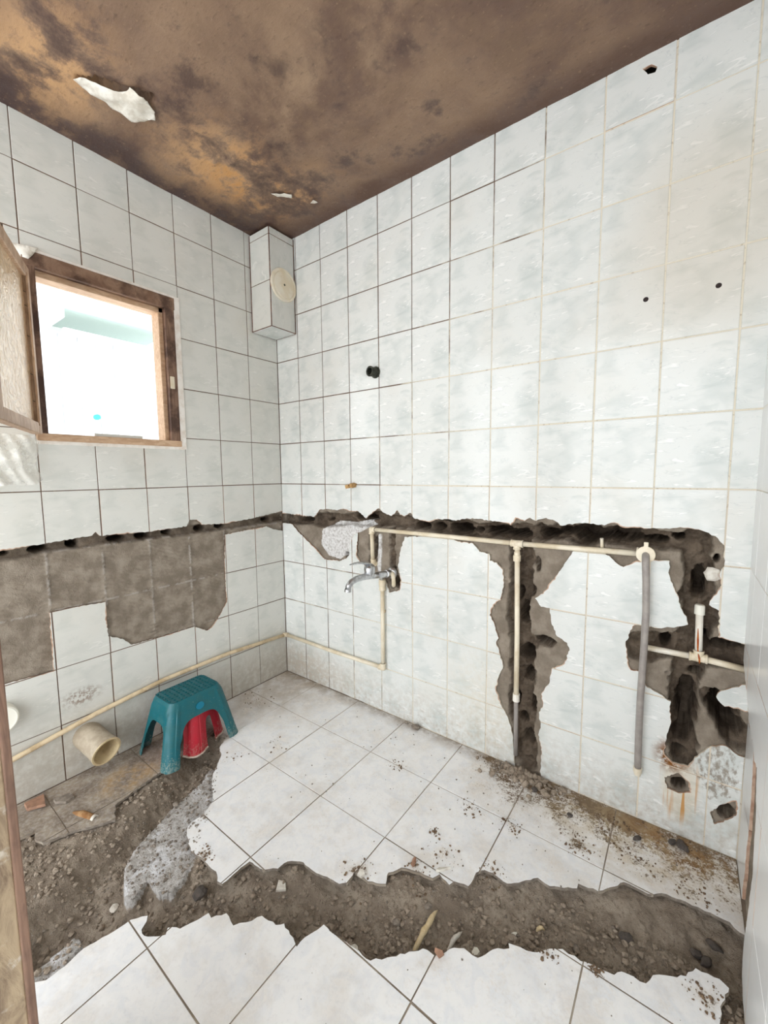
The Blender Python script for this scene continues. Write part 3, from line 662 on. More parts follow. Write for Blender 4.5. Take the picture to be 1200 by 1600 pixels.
def depth_left(u, v):
    n1 = fbm(u, v, 13, 60, 5); n2 = fbm(u, v, 42, 70, 4, .6)
    s = seg_dist(u, v, TR_A)+.010*n1+.005*n2
    k = 1-sstep(.016, .030, s); d = .0035+.002*n1+k*(.028+.012*n1)
    brick = k.copy()
    for cx, cy, rx, ry in CAV_A:
        rr = np.hypot((u-cx)/(rx*1.05), (v-cy)/(ry*1.1))+.3*n1+.2*n2
        kk = 1-sstep(.8, 1.15, rr); d = d+kk*.16; brick = np.maximum(brick, 1-sstep(1, 1.4, rr))
    # the beds of the lifted tiles: raised combed rims around a flat middle
    iu = (u+.2117) % .2015; iv = v % .25
    rim = np.minimum(np.minimum(iu, .2015-iu)/.05, np.minimum(iv, .25-iv)/.06)
    comb = np.sin(v*2*math.pi/.017+3*n1)*.0020*(1-sstep(.15, .75, np.minimum(iu, .2015-iu)/.05+.5*n1))+np.sin((u*.4+v)*2*math.pi/.019+2*n1)*.0010*(n1 > 0)
    seam = np.exp(-(np.minimum(iu, .2015-iu)/.005)**2)+np.exp(-(np.minimum(iv, .25-iv)/.004)**2)
    d = d+comb*(1-brick)-.0035*seam*(n2 > -.15)*(1-brick)+n2*.0014
    d = np.clip(d, -.003, .25)
    return d, {'brick': brick*.7, 'adhesive': np.clip(1-brick*1.3, 0, 1), 'plaster': (seam > .4)*(n2 > -.05)*.22*(1-brick)}
heightfield('broken_render', PA, YE-.2, .07, .28, 1.16, .0045, depth_left, wall_left, M_RUB)
# masonry around the window opening
bm = bmesh.new()
for a in ((-.30, -.06, -1.60, -.27, 1.12, 1.452), (-.30, -.06, -1.60, -.27, 2.19, 2.50)): add_box(bm, *a)
for a in ((-.10, -.03, -1.60, -1.222, 1.40, 2.25), (-.10, -.03, -.628, -.27, 1.40, 2.25), (-.30, -.09, -1.60, -1.50, 1.40, 2.25), (-.30, -.09, -.37, -.27, 1.40, 2.25)): add_box(bm, *a)
link('window_masonry', from_bm('window_masonry', bm), wall_left, (M_SLAB,))

# ------------------------------------------------------------------ right wall
PC0 = Plane((X_C+.008, 0, 0), (0,-1,0), (0,0,1), (-1,0,0))     # u = -y
PC1 = Plane((X_P+.022, 0, 0), (0,-1,0), (0,0,1), (-1,0,0))
wall_right = link('wall_right', box_mesh('wall_right', X_C+.03, X_C+.13, -3.3, .4, -.4, H+.1), None, (M_SLAB,)); tag(wall_right, kind='structure')
LOST = [(-.02, .70), (.06, .67), (.13, .645), (.20, .612), (.272, .584), (.317, .592), (.36, .565), (.407, .575), (.425, .52), (.445, .47), (.455, .39), (.470, .33), (.455, .27), (.445, .21), (.434, .158), (.425, .10), (.427, .059), (.45, .02), (.50, -.01), (.54, -.05), (-.02, -.05)]
JL = [jag(LOST, .010, .004, 31)]
UC = [0, .12] + [.12+.2015*k for k in range(1, 13)]
STRIP = [[(.155, -.05), (.165, .03), (.180, .10), (.172, .18), (.186, .26), (.178, .36), (.165, .44), (.150, .50), (.118, .545), (.070, .575), (.02, .590), (-.02, .60), (-.02, .80), (.40, .80), (.40, -.05)]]
STRIP[0] = jag(STRIP[0], .009, .004, 33)
tile_wall(PC0, wall_right, [0, .2], VB[:4], STRIP, (MT_C, M_BISC), .008, seed=31)
tile_wall(PC1, wall_right, UC, VB, JL, (MT_C, M_BISC), .022, gap=.002, chips=.004, seed=32, jit=.5)
me = sheet_mesh('grout', (-.01, 2.6, -.03, H), JL, .0205, (MG_C, M_RUB)); link('grout', me, wall_right, (), PC1.M)
link('mortar_bed', box_mesh('mortar_bed', X_C+.008, X_C+.03, -3.2, .05, -.03, H), wall_right, (M_RUB,))

# ------------------------------------------------------------------ floor
JF = [jag(HOLE_F, .012, .0032, 41)]
floor = link('floor', box_mesh('floor', -.4, X_C+.13, -3.3, .4, -.42, -.30), None, (M_SLAB,)); tag(floor, kind='structure')
UF = [0, .295] + [.295+.328*k for k in range(1, 6)] + [X_C]
VF = [-3.27, -2.942, -2.614, -2.286, -1.958, -1.630, -1.302, -.966, -.632, -.302, 0]
tile_wall(PF, floor, UF, VF, JF, (MF, M_STONE), .010, gap=.0038, chips=.002, seed=44, jit=.8)
me = sheet_mesh('grout', (-.01, X_C+.01, -3.27, .01), JF, .0078, (MG_F, MG_F)); link('grout', me, floor, (), PF.M)
def depth_floor(u, v):
    n1 = fbm(u, v, 9, 80, 5); n2 = fbm(u, v, 34, 90, 5, .62)
    ins = in_poly(u, v, HOLE_F)
    d = .006+.006*n1+.003*n2
    k1 = 1-sstep(.03, .17, seg_dist(u, v, TR_F1)+.05*n1); k2 = 1-sstep(.03, .15, seg_dist(u, v, TR_F2)+.04*n1)
    d = d+.055*k1*(1+.35*n1)+.09*k2*(1+.3*n1)
    d = np.minimum(d, .13)
    led = np.maximum(in_poly(u, v, LEDGE_F), in_poly(u, v, LEDGE_F2)).astype(float)
    # the concrete ledge stands at the level of the tile bed
    d = np.where(led > 0, .010+.004*n1+.002*n2, d)
    n3 = fbm(u, v, 20, 160, 4, .6)
    d = d+(n2*.010+.012*np.abs(n3)-.004)*(1-led)*(d > .012)+.003*n2
    edge = ~ins
    d = np.where(edge, np.maximum(d, .004), d)
    return np.clip(d, -.004, .16), {'concrete': led}
fo, FD = heightfield('trench_soil', PF, 0, X_C, -1.72, 0, .0065, depth_floor, floor, M_SOIL)
def ground(x, y):
    u0, v0, st, d = FD; i = int(round((y-v0)/st)); j = int(round((x-u0)/st))
    if 0 <= i < d.shape[0] and 0 <= j < d.shape[1]: z = -.010-d[i, j]
    else: z = -.01
    if not in_poly(np.array([x]), np.array([y]), HOLE_F)[0]: z = 0.0
    return z

# ------------------------------------------------------------------ ceiling
ceiling = link('ceiling', box_mesh('ceiling', -.4, X_C+.13, -3.3, .4, H+.05, H+.15), None, (M_SLAB,)); tag(ceiling, kind='structure')
PT = Plane((0, 0, H), (1,0,0), (0,-1,0), (0,0,-1))
FLAP = [(.335, 1.105), (.385, 1.06), (.425, .985), (.470, .915), (.44, .905), (.385, .985), (.345, 1.05)]
def depth_ceil(u, v):
    n1 = fbm(u, v, 3, 110, 5); n2 = fbm(u, v, 28, 120, 4)
    d = .004*n1+.0012*n2
    d = d+.045*in_poly(u, v, FLAP)
    for cx, cy, r in ((.42, .56, .05), (.50, .17, .05), (.36, .60, .04)):
        rr = np.hypot((u-cx)/r, (v-cy)/(r*.5))+.5*n2; d = d-.010*(1-sstep(.3, 1.0, rr))
    return d, {}
heightfield('stained_plaster', PT, -.01, X_C+.01, -.01, 3.27, .012, depth_ceil, ceiling, M_CEIL)
def crumple(name, outline, plane, parent, mat, bend=.01, seed=1, res=.012):
    """a torn sheet: triangulated outline bent out of the surface"""
    x0 = min(p[0] for p in outline); x1 = max(p[0] for p in outline); y0 = min(p[1] for p in outline); y1 = max(p[1] for p in outline)
    o = jag(outline, .012, .002, seed); V = [Vector(p) for p in o]; E = [(i, (i+1) % len(o)) for i in range(len(o))]
    xs = np.arange(x0, x1, res)
    for x in xs:
        for y in np.arange(y0, y1, res):
            if in_poly(np.array([x]), np.array([y]), o)[0]: V.append(Vector((x, y)))
    r = geometry.delaunay_2d_cdt(V, E, [], 1, 1e-6)
    P = np.array([(v.x, v.y) for v in r[0]]); z = .006+bend*(.5+fbm(P[:,0], P[:,1], 16, seed+200, 3))
    me = mesh_np(name, np.column_stack([P, z]), [f[:] for f in r[2]])
    ob = link(name, me, parent, (mat,), plane.M, True)
    md = ob.modifiers.new('thick', 'SOLIDIFY'); md.thickness = .0012
    return ob
fl1 = crumple('peeling_paint', [(.325, 1.112), (.352, 1.100), (.372, 1.062), (.405, 1.002), (.425, .985), (.452, .985), (.465, .945), (.420, .885), (.385, .868), (.345, .890), (.318, .925), (.322, .962), (.305, .985), (.318, 1.02), (.318, 1.07)], PT, ceiling, M_PAPER, .016, 3)
fl1['label'] = 'large white flake of paint peeling off the brown ceiling'
fl2 = crumple('peeling_paint', [(.400, .335), (.43, .31), (.475, .27), (.452, .25), (.43, .265), (.405, .30)], PT, ceiling, M_PAPER, .012, 5, .008)
fl2['label'] = 'small pale flake of paint near the ceiling corner'
fl3 = crumple('peeling_paint', [(.505, .175), (.528, .178), (.532, .150), (.515, .155)], PT, ceiling, M_PAPER, .010, 6, .006)
fl3['label'] = 'tiny white flake of paint near the ceiling corner'

# ------------------------------------------------------------------ front wall beside the doorway, cut to a stub to let daylight in
XJ = 1.325
wall_front = link('wall_front', box_mesh('wall_front', XJ-.30, XJ-.03, -1.78, -1.602, -.02, H), None, (M_CAULK,)); tag(wall_front, kind='structure')
door_1 = empty('door_1', (XJ, -1.6, 0)); tag(door_1, kind='structure')
link('frame_bead', box_mesh('frame_bead', XJ-.02, XJ+.004, -1.609, -1.598, 0, 2.1, bev=.002), door_1, (M_DOOR,))
link('frame_board', box_mesh('frame_board', XJ-.03, XJ, -1.79, -1.6085, 0, 2.1, bev=.002), door_1, (M_DBOARD,))
# ------------------------------------------------------------------ window
window_1 = empty('window_1', (0, -.925, 1.452)); tag(window_1, kind='structure')
def part(name, a, parent, mat, bev=.003, M=None):
    return link(name, box_mesh(name, *a, bev=bev, M=M), parent, (mat,))
y0, y1, z0, z1 = -1.220, -.630, 1.454, 2.186
part('white_edging', (-.02, .006, y1-.012, y1+.020, z0-.012, z1+.006), window_1, M_CAULK, .002)
part('white_edging', (-.02, .004, y0, y1+.004, z0-.014, z0+.002), window_1, M_CAULK, .002)
part('white_edging', (-.02, .004, y0, y1+.004, z1-.004, z1+.008), window_1, M_CAULK, .002)
part('frame_head', (-.07, .008, y0, y1-.006, z1-.062, z1-.004), window_1, M_FRAME)
part('frame_sill', (-.07, .010, y0, y1-.006, z0, z0+.030), window_1, M_FLITE)
part('frame_jamb', (-.07, .008, y1-.055, y1-.010, z0+.028, z1-.06), window_1, M_FRAMEV)
part('frame_jamb', (-.07, .008, y0, y0+.04, z0+.028, z1-.06), window_1, M_FRAMEV)
part('frame_rebate', (-.09, -.02, y0+.03, y1-.045, z1-.085, z1-.060), window_1, M_FLITE)
part('frame_rebate', (-.09, -.02, y1-.075, y1-.052, z0+.028, z1-.06), window_1, M_FLITE)
part('lock_keep', (.004, .011, y1-.048, y1-.026, 1.74, 1.80), window_1, M_CREAM)
# open casement, hinged on the left jamb
ang = math.atan2(-.41, .91)
MC = Matrix.Translation((.028, -1.222, 0)) @ Matrix.Rotation(ang, 4, 'Z')
cz0, cz1, cw = 1.476, 2.10, .52
bm = bmesh.new(); add_box(bm, 0, .045, -.017, .017, cz0, cz1, bev=.003, M=MC)
add_box(bm, .032, .045, -.024, .020, cz0+.03, cz1-.03, bev=.001, M=MC)
casement = link('casement', from_bm('casement', bm), window_1, (M_SASH,))
link('stile', box_mesh('stile', cw-.045, cw, -.017, .017, cz0, cz1, bev=.003, M=MC), casement, (M_SASH,))
link('top_rail', box_mesh('top_rail', .045, cw-.045, -.0165, .0165, cz1-.045, cz1, bev=.003, M=MC), casement, (M_SASH,))
link('bottom_rail', box_mesh('bottom_rail', .045, cw-.045, -.0165, .0165, cz0, cz0+.042, bev=.003, M=MC), casement, (M_SASH,))
pm = box_mesh('pane', .04, cw-.04, -.003, .003, cz0+.035, cz1-.035)
pane = link('pane', pm, casement, (M_GLASS,), MC); pane['label'] = 'patterned obscure glass pane'
for z in (1.60, 1.70, 1.84, 1.95, 2.0):
    tube('glazing_nail', [MC @ Vector((.046, .004, z)), MC @ Vector((.056, .012, z-.006))], .0012, casement, (M_DARK,), 6)

# torn paper above the frame, plastic bag below it
tp = crumple('torn_paper', [(-1.285, 2.185), (-1.235, 2.192), (-1.165, 2.200), (-1.185, 2.165), (-1.20, 2.145), (-1.225, 2.150), (-1.25, 2.165)], PA, None, M_PAPER, .02, 8, .012)
tag(tp, 'torn scrap of white paper stuck above the left end of the window frame', 'paper')
def plastic_bag():
    n, m = 60, 50; V = []; F = []
    for j in range(m+1):
        for i in range(n+1):
            a = i/n; b = j/m
            y = -1.46+(.232+.010*math.sin(b*6+.5)+.012*b)*a-.02*(1-a)*b; z = 1.470-b*(.215-.050*a*a+.012*math.sin(a*9))
            fold = .016*math.sin(a*15+2.2*math.sin(b*3.1)+1)*(.35+b*.65)+.007*math.sin(a*33-b*9)
            V.append((.034+.05*math.sin(min(1, a*1.02)*math.pi)*(.35+.65*b)+fold*math.sin(a*math.pi)**.4 if a < .999 else .02, y, z))
    V = np.array(V); V[:,0] += .012*fbm(V[:,1], V[:,2], 16, 300, 2)
    V[:,0] = np.maximum(V[:,0], .006)
    for j in range(m):
        for i in range(n):
            k = j*(n+1)+i; F.append((k, k+1, k+n+2, k+n+1))
    me = mesh_np('plastic_bag', V, F); return link('plastic_bag', me, None, (M_BAG,), None, True)
tag(plastic_bag(), 'crumpled clear plastic bag hanging under the open window casement', 'plastic bag')

# ------------------------------------------------------------------ duct box in the corner
duct = empty('duct_box', (.09, -.09, 2.135)); tag(duct, 'tiled box in the corner under the ceiling with a round cover', 'duct box')
DX, DZ = .182, 2.137
def panel(name, a): return link(name, box_mesh(name, *a, bev=.0015), duct, (MT_A,))
M_BROWNG = m_plain('brown_joint', lin(92, 62, 50), .9, c2=lin(130, 100, 82), sc=30)
link('core', box_mesh('core', .002, DX-.0025, -DX+.0025, -.002, DZ+.002, H-.012), duct, (M_BROWNG,))
for za, zb in ((DZ+.0055, 2.3855), (2.3895, 2.6275), (2.6315, H-.014)):
    panel('tile', (DX-.008, DX, -DX+.0065, -.010, za, zb)); panel('tile', (.012, DX-.0065, -DX, -DX+.008, za, zb))
link('base_panel', box_mesh('base_panel', .007, DX-.006, -DX+.006, -.010, DZ, DZ+.008, bev=.001), duct, (MT_B,))
cov = lathe('round_cover', (DX-.002, -.092, 2.383), (1, 0, 0), [(0, .088), (.010, .090), (.013, .088), (.0135, .077), (.0095, .075), (.0095, .071), (.0140, .069), (.0155, .02), (.0155, .001)], duct, (M_CREAM,), 40)
cov['label'] = 'round aged white cover'
lathe('screw', (DX+.011, -.092, 2.383), (1, 0, 0), [(0, .006), (.003, .006), (.004, .004)], cov, (M_DARK,), 12)

# ------------------------------------------------------------------ pipework
RP = .0105
def fitting(name, c, dirs, parent, mat, r=.0150, ln=.026):
    bm = bmesh.new(); c = Vector(c)
    bmesh.ops.create_icosphere(bm, subdivisions=3, radius=r*1.0, matrix=Matrix.Translation(c))
    for f in bm.faces: f.smooth = True
    for d in dirs:
        d = Vector(d).normalized()
        add_lathe(bm, c, d, [(0, r*.97), (ln*.98, r*.97), (ln, r*.88), (ln, RP*.9)], 16)
        add_lathe(bm, c, d, [(ln-.007, r*.97), (ln-.006, r*1.07), (ln-.001, r*1.07), (ln, r*.9)], 16)
    me = bpy.data.meshes.new(name); bm.to_mesh(me); bm.free(); return link(name, me, parent, (mat,))
# low supply pipe round the corner and up to the tap
yb = -.020
lo = empty('supply_pipe', (.02, -.02, .26)); tag(lo, 'thin cream pipe low along the left wall, turning up to the tap', 'pipe')
cA = (.020, -1.60, .180); cB = (.020, -.80, .283); cC = (.021, yb, .262); cD = (.818, yb, .262); cE = (.818, yb, .700)
tube('pipe', [cA, (.02, -1.38, .205), (.02, -1.10, .252), cB, (.02, -.45, .287), cC], RP, lo, (M_PPRD,))
tube('pipe', [cC, (.44, yb, .257), cD], RP, lo, (M_PPR,)); tube('pipe', [cD, cE], RP, lo, (M_PPR,))
fitting('elbow', cC, [(0,-1,0.05),(1,0,0)], lo, M_PPR, .0135, .02); fitting('elbow', cD, [(-1,0,0),(0,0,1)], lo, M_PPR)
lathe('socket', (.818, yb, .690), (0,0,1), [(0,.011),(.002,.0175),(.03,.0175),(.032,.0195),(.06,.0195),(.062,.016)], lo, (M_PPR,), 16)
lathe('wall_clip', (.818, yb+.006, .57), (0,0,1), [(0,.0125),(.012,.0125)], lo, (M_PPRD,), 14)
# upper run across the chase, branch down
up = empty('branch_pipe', (1.53, 0, 1.015)); tag(up, 'cream pipe along the broken chase with a tee dropping to the floor', 'pipe')
ym = -.010
pA = (.742, ym, 1.012); pT = (1.527, ym, 1.010); pE = (1.984, ym, 1.016)
tube('pipe', [pA, (1.15, ym-.003, 1.013), pT], RP, up, (M_PPR,)); tube('pipe', [pT, pE], RP, up, (M_PPR,))
tube('pipe', [pA, (.745, ym+.004, .828)], RP, up, (M_PPR,)); fitting('elbow', pA, [(1,0,0),(0,0,-1)], up, M_PPR)
fitting('elbow', (.746, ym+.006, .823), [(0,0,1),(0.3,1,0)], up, M_PPR)
fitting('tee', pT, [(1,0,0),(-1,0,0),(0,0,-1)], up, M_PPR)
lathe('coupling', (1.528, ym, .975), (0,0,-1), [(0,.0105),(.001,.0125),(.014,.0125),(.015,.0155),(.040,.0155),(.041,.011)], up, (M_PPR,), 16)
tube('pipe', [(1.528, ym, 1.0), (1.534, ym+.006, .62), (1.538, ym, .33)], RP*1.05, up, (M_PPR,))
lathe('coupling', (1.538, ym, .348), (0,0,-1), [(0,.011),(.001,.015),(.034,.015),(.035,.010)], up, (M_PPRW,), 16)
tube('pipe', [(1.538, ym, .33), (1.541, ym+.004, .060)], RP*.92, up, (M_HOSE,))
tube('pipe_spur', [(1.847, ym+.012, 1.018), (1.845, ym+.006, 1.060)], .0062, up, (M_PPRW,), 10)
bp = fitting('end_elbow', (1.990, ym-.004, 1.020), [(-1,0,0),(0,-1,0)], up, M_PPR, .0175, .030)
lathe('end_collar', (1.990, ym-.026, 1.020), (0,-1,0), [(0,.016),(.001,.029),(.010,.029),(.011,.022),(.011,.012)], bp, (M_PPR,), 24)
link('screw_lug', box_mesh('screw_lug', 1.983, 1.997, ym-.036, ym-.030, 1.045, 1.064, bev=.002), bp, (M_PPR,))
hose = empty('flexible_hose', (1.99, ym-.04, 1.02)); tag(hose, 'grey hose hanging from the end of the cream pipe', 'hose')
hp = [(1.990, ym-.030, 1.020), (1.991, -.056, 1.015), (1.993, -.066, .99), (1.997, -.066, .93), (2.001, -.060, .82), (2.000, -.055, .66), (1.997, -.048, .50), (1.997, -.038, .34), (1.999, -.030, .215)]
hq = []
for i in range(len(hp)-1):
    a, b = Vector(hp[i]), Vector(hp[i+1]); hq += [a.lerp(b, k/3) for k in range(3)]
hq.append(Vector(hp[-1]))
tube('hose_tube', hq, .0115, hose, (M_HOSE,), 14)
lathe('hose_end', (1.999, -.030, .222), (0, .05, -1), [(0,.0118),(.001,.0145),(.018,.0145),(.019,.012),(.030,.011)], hose, (M_CREAM,), 14)
# capped tee in the right breach
tc = empty('capped_pipe', (2.155, .022, .67)); tag(tc, 'white capped tee pipe with a rust streak in the right breach', 'pipe')
y3 = .010
tube('pipe', [(1.995, y3+.01, .664), (2.155, y3, .670)], RP, tc, (M_PPRW,)); tube('pipe', [(2.155, y3, .670), (X_C-.01, y3, .662)], RP*1.05, tc, (M_PPR,))
tube('pipe', [(2.155, y3, .670), (2.150, y3, .840)], RP*1.05, tc, (M_PPRW,))
fitting('tee', (2.155, y3, .670), [(1,0,0),(-1,0,0),(0,0,1)], tc, M_PPR)
lathe('end_cap', (2.150, y3, .822), (0,0,1), [(0,.0112),(.001,.0150),(.030,.0150),(.034,.012),(.035,.001)], tc, (M_WHITE,), 18)
M_RUST = m_plain('rust_streak', lin(186, 104, 32), .8, c2=lin(160, 70, 30), sc=70)
tube('rust_streak', [(2.149, y3-.0108, .775), (2.1505, y3-.0112, .735), (2.152, y3-.0108, .700), (2.157, y3-.0140, .672), (2.159, y3-.0130, .655)], [.001, .0030, .0022, .0030, .0015], tc, (M_RUST,), 8)

# ------------------------------------------------------------------ wall tap
tap = empty('wall_tap', (.86, 0, .79)); tag(tap, 'worn chrome tap with a lever handle on the back wall', 'tap')
lathe('rosette', (.868, .004, .790), (0,-1,0), [(0,.026),(.004,.033),(.010,.032),(.020,.022),(.022,.014)], tap, (M_CHR,), 28)
lathe('body', (.868, -.018, .790), (-.08,-1,.10), [(0,.016),(.012,.0205),(.035,.0205),(.037,.0165),(.055,.0165),(.057,.0185),(.10,.0170)], tap, (M_CHR,), 22)
sp = [(.861, -.11, .799), (.853, -.16, .804), (.845, -.215, .808), (.838, -.258, .806), (.833, -.285, .797), (.830, -.300, .782), (.829, -.305, .766)]
tube('spout', sp, [.0170, .0160, .0155, .0155, .0152, .0148, .0152], tap, (M_CHR,), 18)
lathe('aerator', (.829, -.305, .768), (-.02,-.1,-1), [(0,.0150),(.002,.0168),(.014,.0168),(.015,.013)], tap, (M_CHR,), 18)
lathe('valve', (.850, -.165, .806), (0,-.05,1), [(0,.020),(.012,.021),(.014,.027),(.036,.029),(.048,.025),(.056,.012)], tap, (M_CHR,), 24)
bm = bmesh.new()
hv = []
for k, (dy, dz, w, t) in enumerate([(.045, .036, .014, .024), (.012, .060, .022, .024), (-.030, .076, .020, .015), (-.080, .082, .015, .009), (-.125, .078, .009, .006)]):
    cx = .847-.006*k
    hv.append([bm.verts.new((cx-w, -.165+dy, .800+dz-t/2)), bm.verts.new((cx+w, -.165+dy, .800+dz-t/2)), bm.verts.new((cx+w*.8, -.165+dy, .800+dz+t/2)), bm.verts.new((cx-w*.8, -.165+dy, .800+dz+t/2))])
for a, b in zip(hv[:-1], hv[1:]):
    for k in range(4): bm.faces.new((a[k], a[(k+1) % 4], b[(k+1) % 4], b[k]))
bm.faces.new(hv[0][::-1]); bm.faces.new(hv[-1])
lv = link('lever', from_bm('lever', bm, True), tap, (M_CHR,)); lv.modifiers.new('round', 'SUBSURF').levels = 2; lv.modifiers['round'].render_levels = 2
tube('inlet', [(.835, -.055, .786), (.828, -.045, .772), (.820, -.026, .755), (.818, -.020, .742)], .011, tap, (M_CHR,), 14)
tube('side_inlet', [(.872, -.012, .795), (.890, -.026, .792), (.897, -.030, .775), (.896, -.026, .745), (.886, -.012, .728), (.876, .004, .724)], .0105, tap, (M_PPR,), 14)

# ------------------------------------------------------------------ small things on the back wall
hk = empty('pipe_stub', (.768, 0, 1.83)); tag(hk, 'short dark metal pipe stub sticking out of the back wall', 'pipe stub')
lathe('stub_tube', (.772, .006, 1.83), (-.15,-1,0), [(0,.024),(.040,.024),(.042,.026),(.048,.026),(.048,.017),(.010,.017)], hk, (M_DARK,), 20)
lathe('flange', (.772, .004, 1.83), (0,-1,0), [(0,.030),(.005,.030),(.006,.022)], hk, (M_DARK,), 20)
for nm, x, z, lab, tilt in (('wall_plug', .588, 1.244, 'left of two wooden plugs driven into the wall above the chase', -.2), ('wall_plug', .620, 1.249, 'right of two wooden plugs driven into the wall above the chase', .3)):
    bm = bmesh.new(); add_box(bm, -.012, .012, -.034, .006, -.010, .010, bev=.002, M=Matrix.Translation((x, 0, z)) @ Matrix.Rotation(tilt, 4, 'Y') @ Matrix.Rotation(.15, 4, 'X'))
    tag(link(nm, from_bm(nm, bm), None, (M_WPLUG,)), lab, 'plug')
for x, z, lab in ((1.949, 1.899, 'dark disc painted in for a screw hole in the wall, the left of two'), (2.144, 1.893, 'dark disc painted in for a screw hole in the wall, the right of two')):
    o = lathe('screw_hole_disc', (x, .004, z), (0,-1,0), [(0,.008),(.0050,.008),(.0058,.0065),(.0052,.005),(.0048,.001)], None, (M_HOLE,), 16); tag(o, lab, 'screw hole')  # solid dark disc, the hole's inner darkness put into its colour

# ------------------------------------------------------------------ left wall: drain and cap
dr = empty('drain_pipe', (0, -1.13, .17)); tag(dr, 'wide grey plastic drain pipe with a cream rim on the left wall', 'pipe')
p0, p1 = Vector((-.03, -1.135, .166)), Vector((.135, -1.105, .124)); dd = (p1-p0).normalized(); Lp = (p1-p0).length
lathe('pipe_body', p0, dd, [(0,.056),(Lp-.03,.056),(Lp-.028,.0585),(Lp-.004,.0585)], dr, (M_PVC,), 36, False)
lathe('rim', p0, dd, [(Lp-.005,.0575),(Lp-.001,.0600),(Lp+.001,.0595),(Lp+.001,.0525),(Lp-.002,.0515),(Lp-.13,.0500)], dr, (M_PVCR,), 36, False)
lathe('bore_shade_disc', p0, dd, [(.025,.001),(.026,.050)], dr, (M_DARK,), 30, False)  # dark disc across the bore, shade inside the pipe put in as colour
cp = lathe('plastic_disc', (-.004, -1.413, .385), (1,.02,-.02), [(0,.058),(.040,.058),(.046,.055),(.048,.050),(.046,.046),(.047,.001)], None, (M_WHITE,), 32)
tag(cp, 'round white plastic disc on the left wall beside the door frame', 'disc')

# ------------------------------------------------------------------ stools
def rrect(hx, hy, r, per):
    """outline point at perimeter fraction per, plus its side (0 +x,1 +y,2 -x,3 -y) and place along it"""
    segs = []; q = [(hx, -hy+r, hx, hy-r), ('c', hx-r, hy-r, 0), (hx-r, hy, -hx+r, hy), ('c', -hx+r, hy-r, 90), (-hx, hy-r, -hx, -hy+r), ('c', -hx+r, -hy+r, 180), (-hx+r, -hy, hx-r, -hy), ('c', hx-r, -hy+r, 270)]
    L = [math.hypot(s[2]-s[0], s[3]-s[1]) if s[0] != 'c' else r*math.pi/2 for s in q]; T = sum(L); d = (per % 1.0)*T
    for s, l in zip(q, L):
        if d <= l+1e-9:
            t = d/l
            if s[0] == 'c':
                a = math.radians(s[3]+90*t); return s[1]+r*math.cos(a), s[2]+r*math.sin(a)
            return s[0]+(s[2]-s[0])*t, s[1]+(s[3]-s[1])*t
        d -= l
    return hx, -hy+r
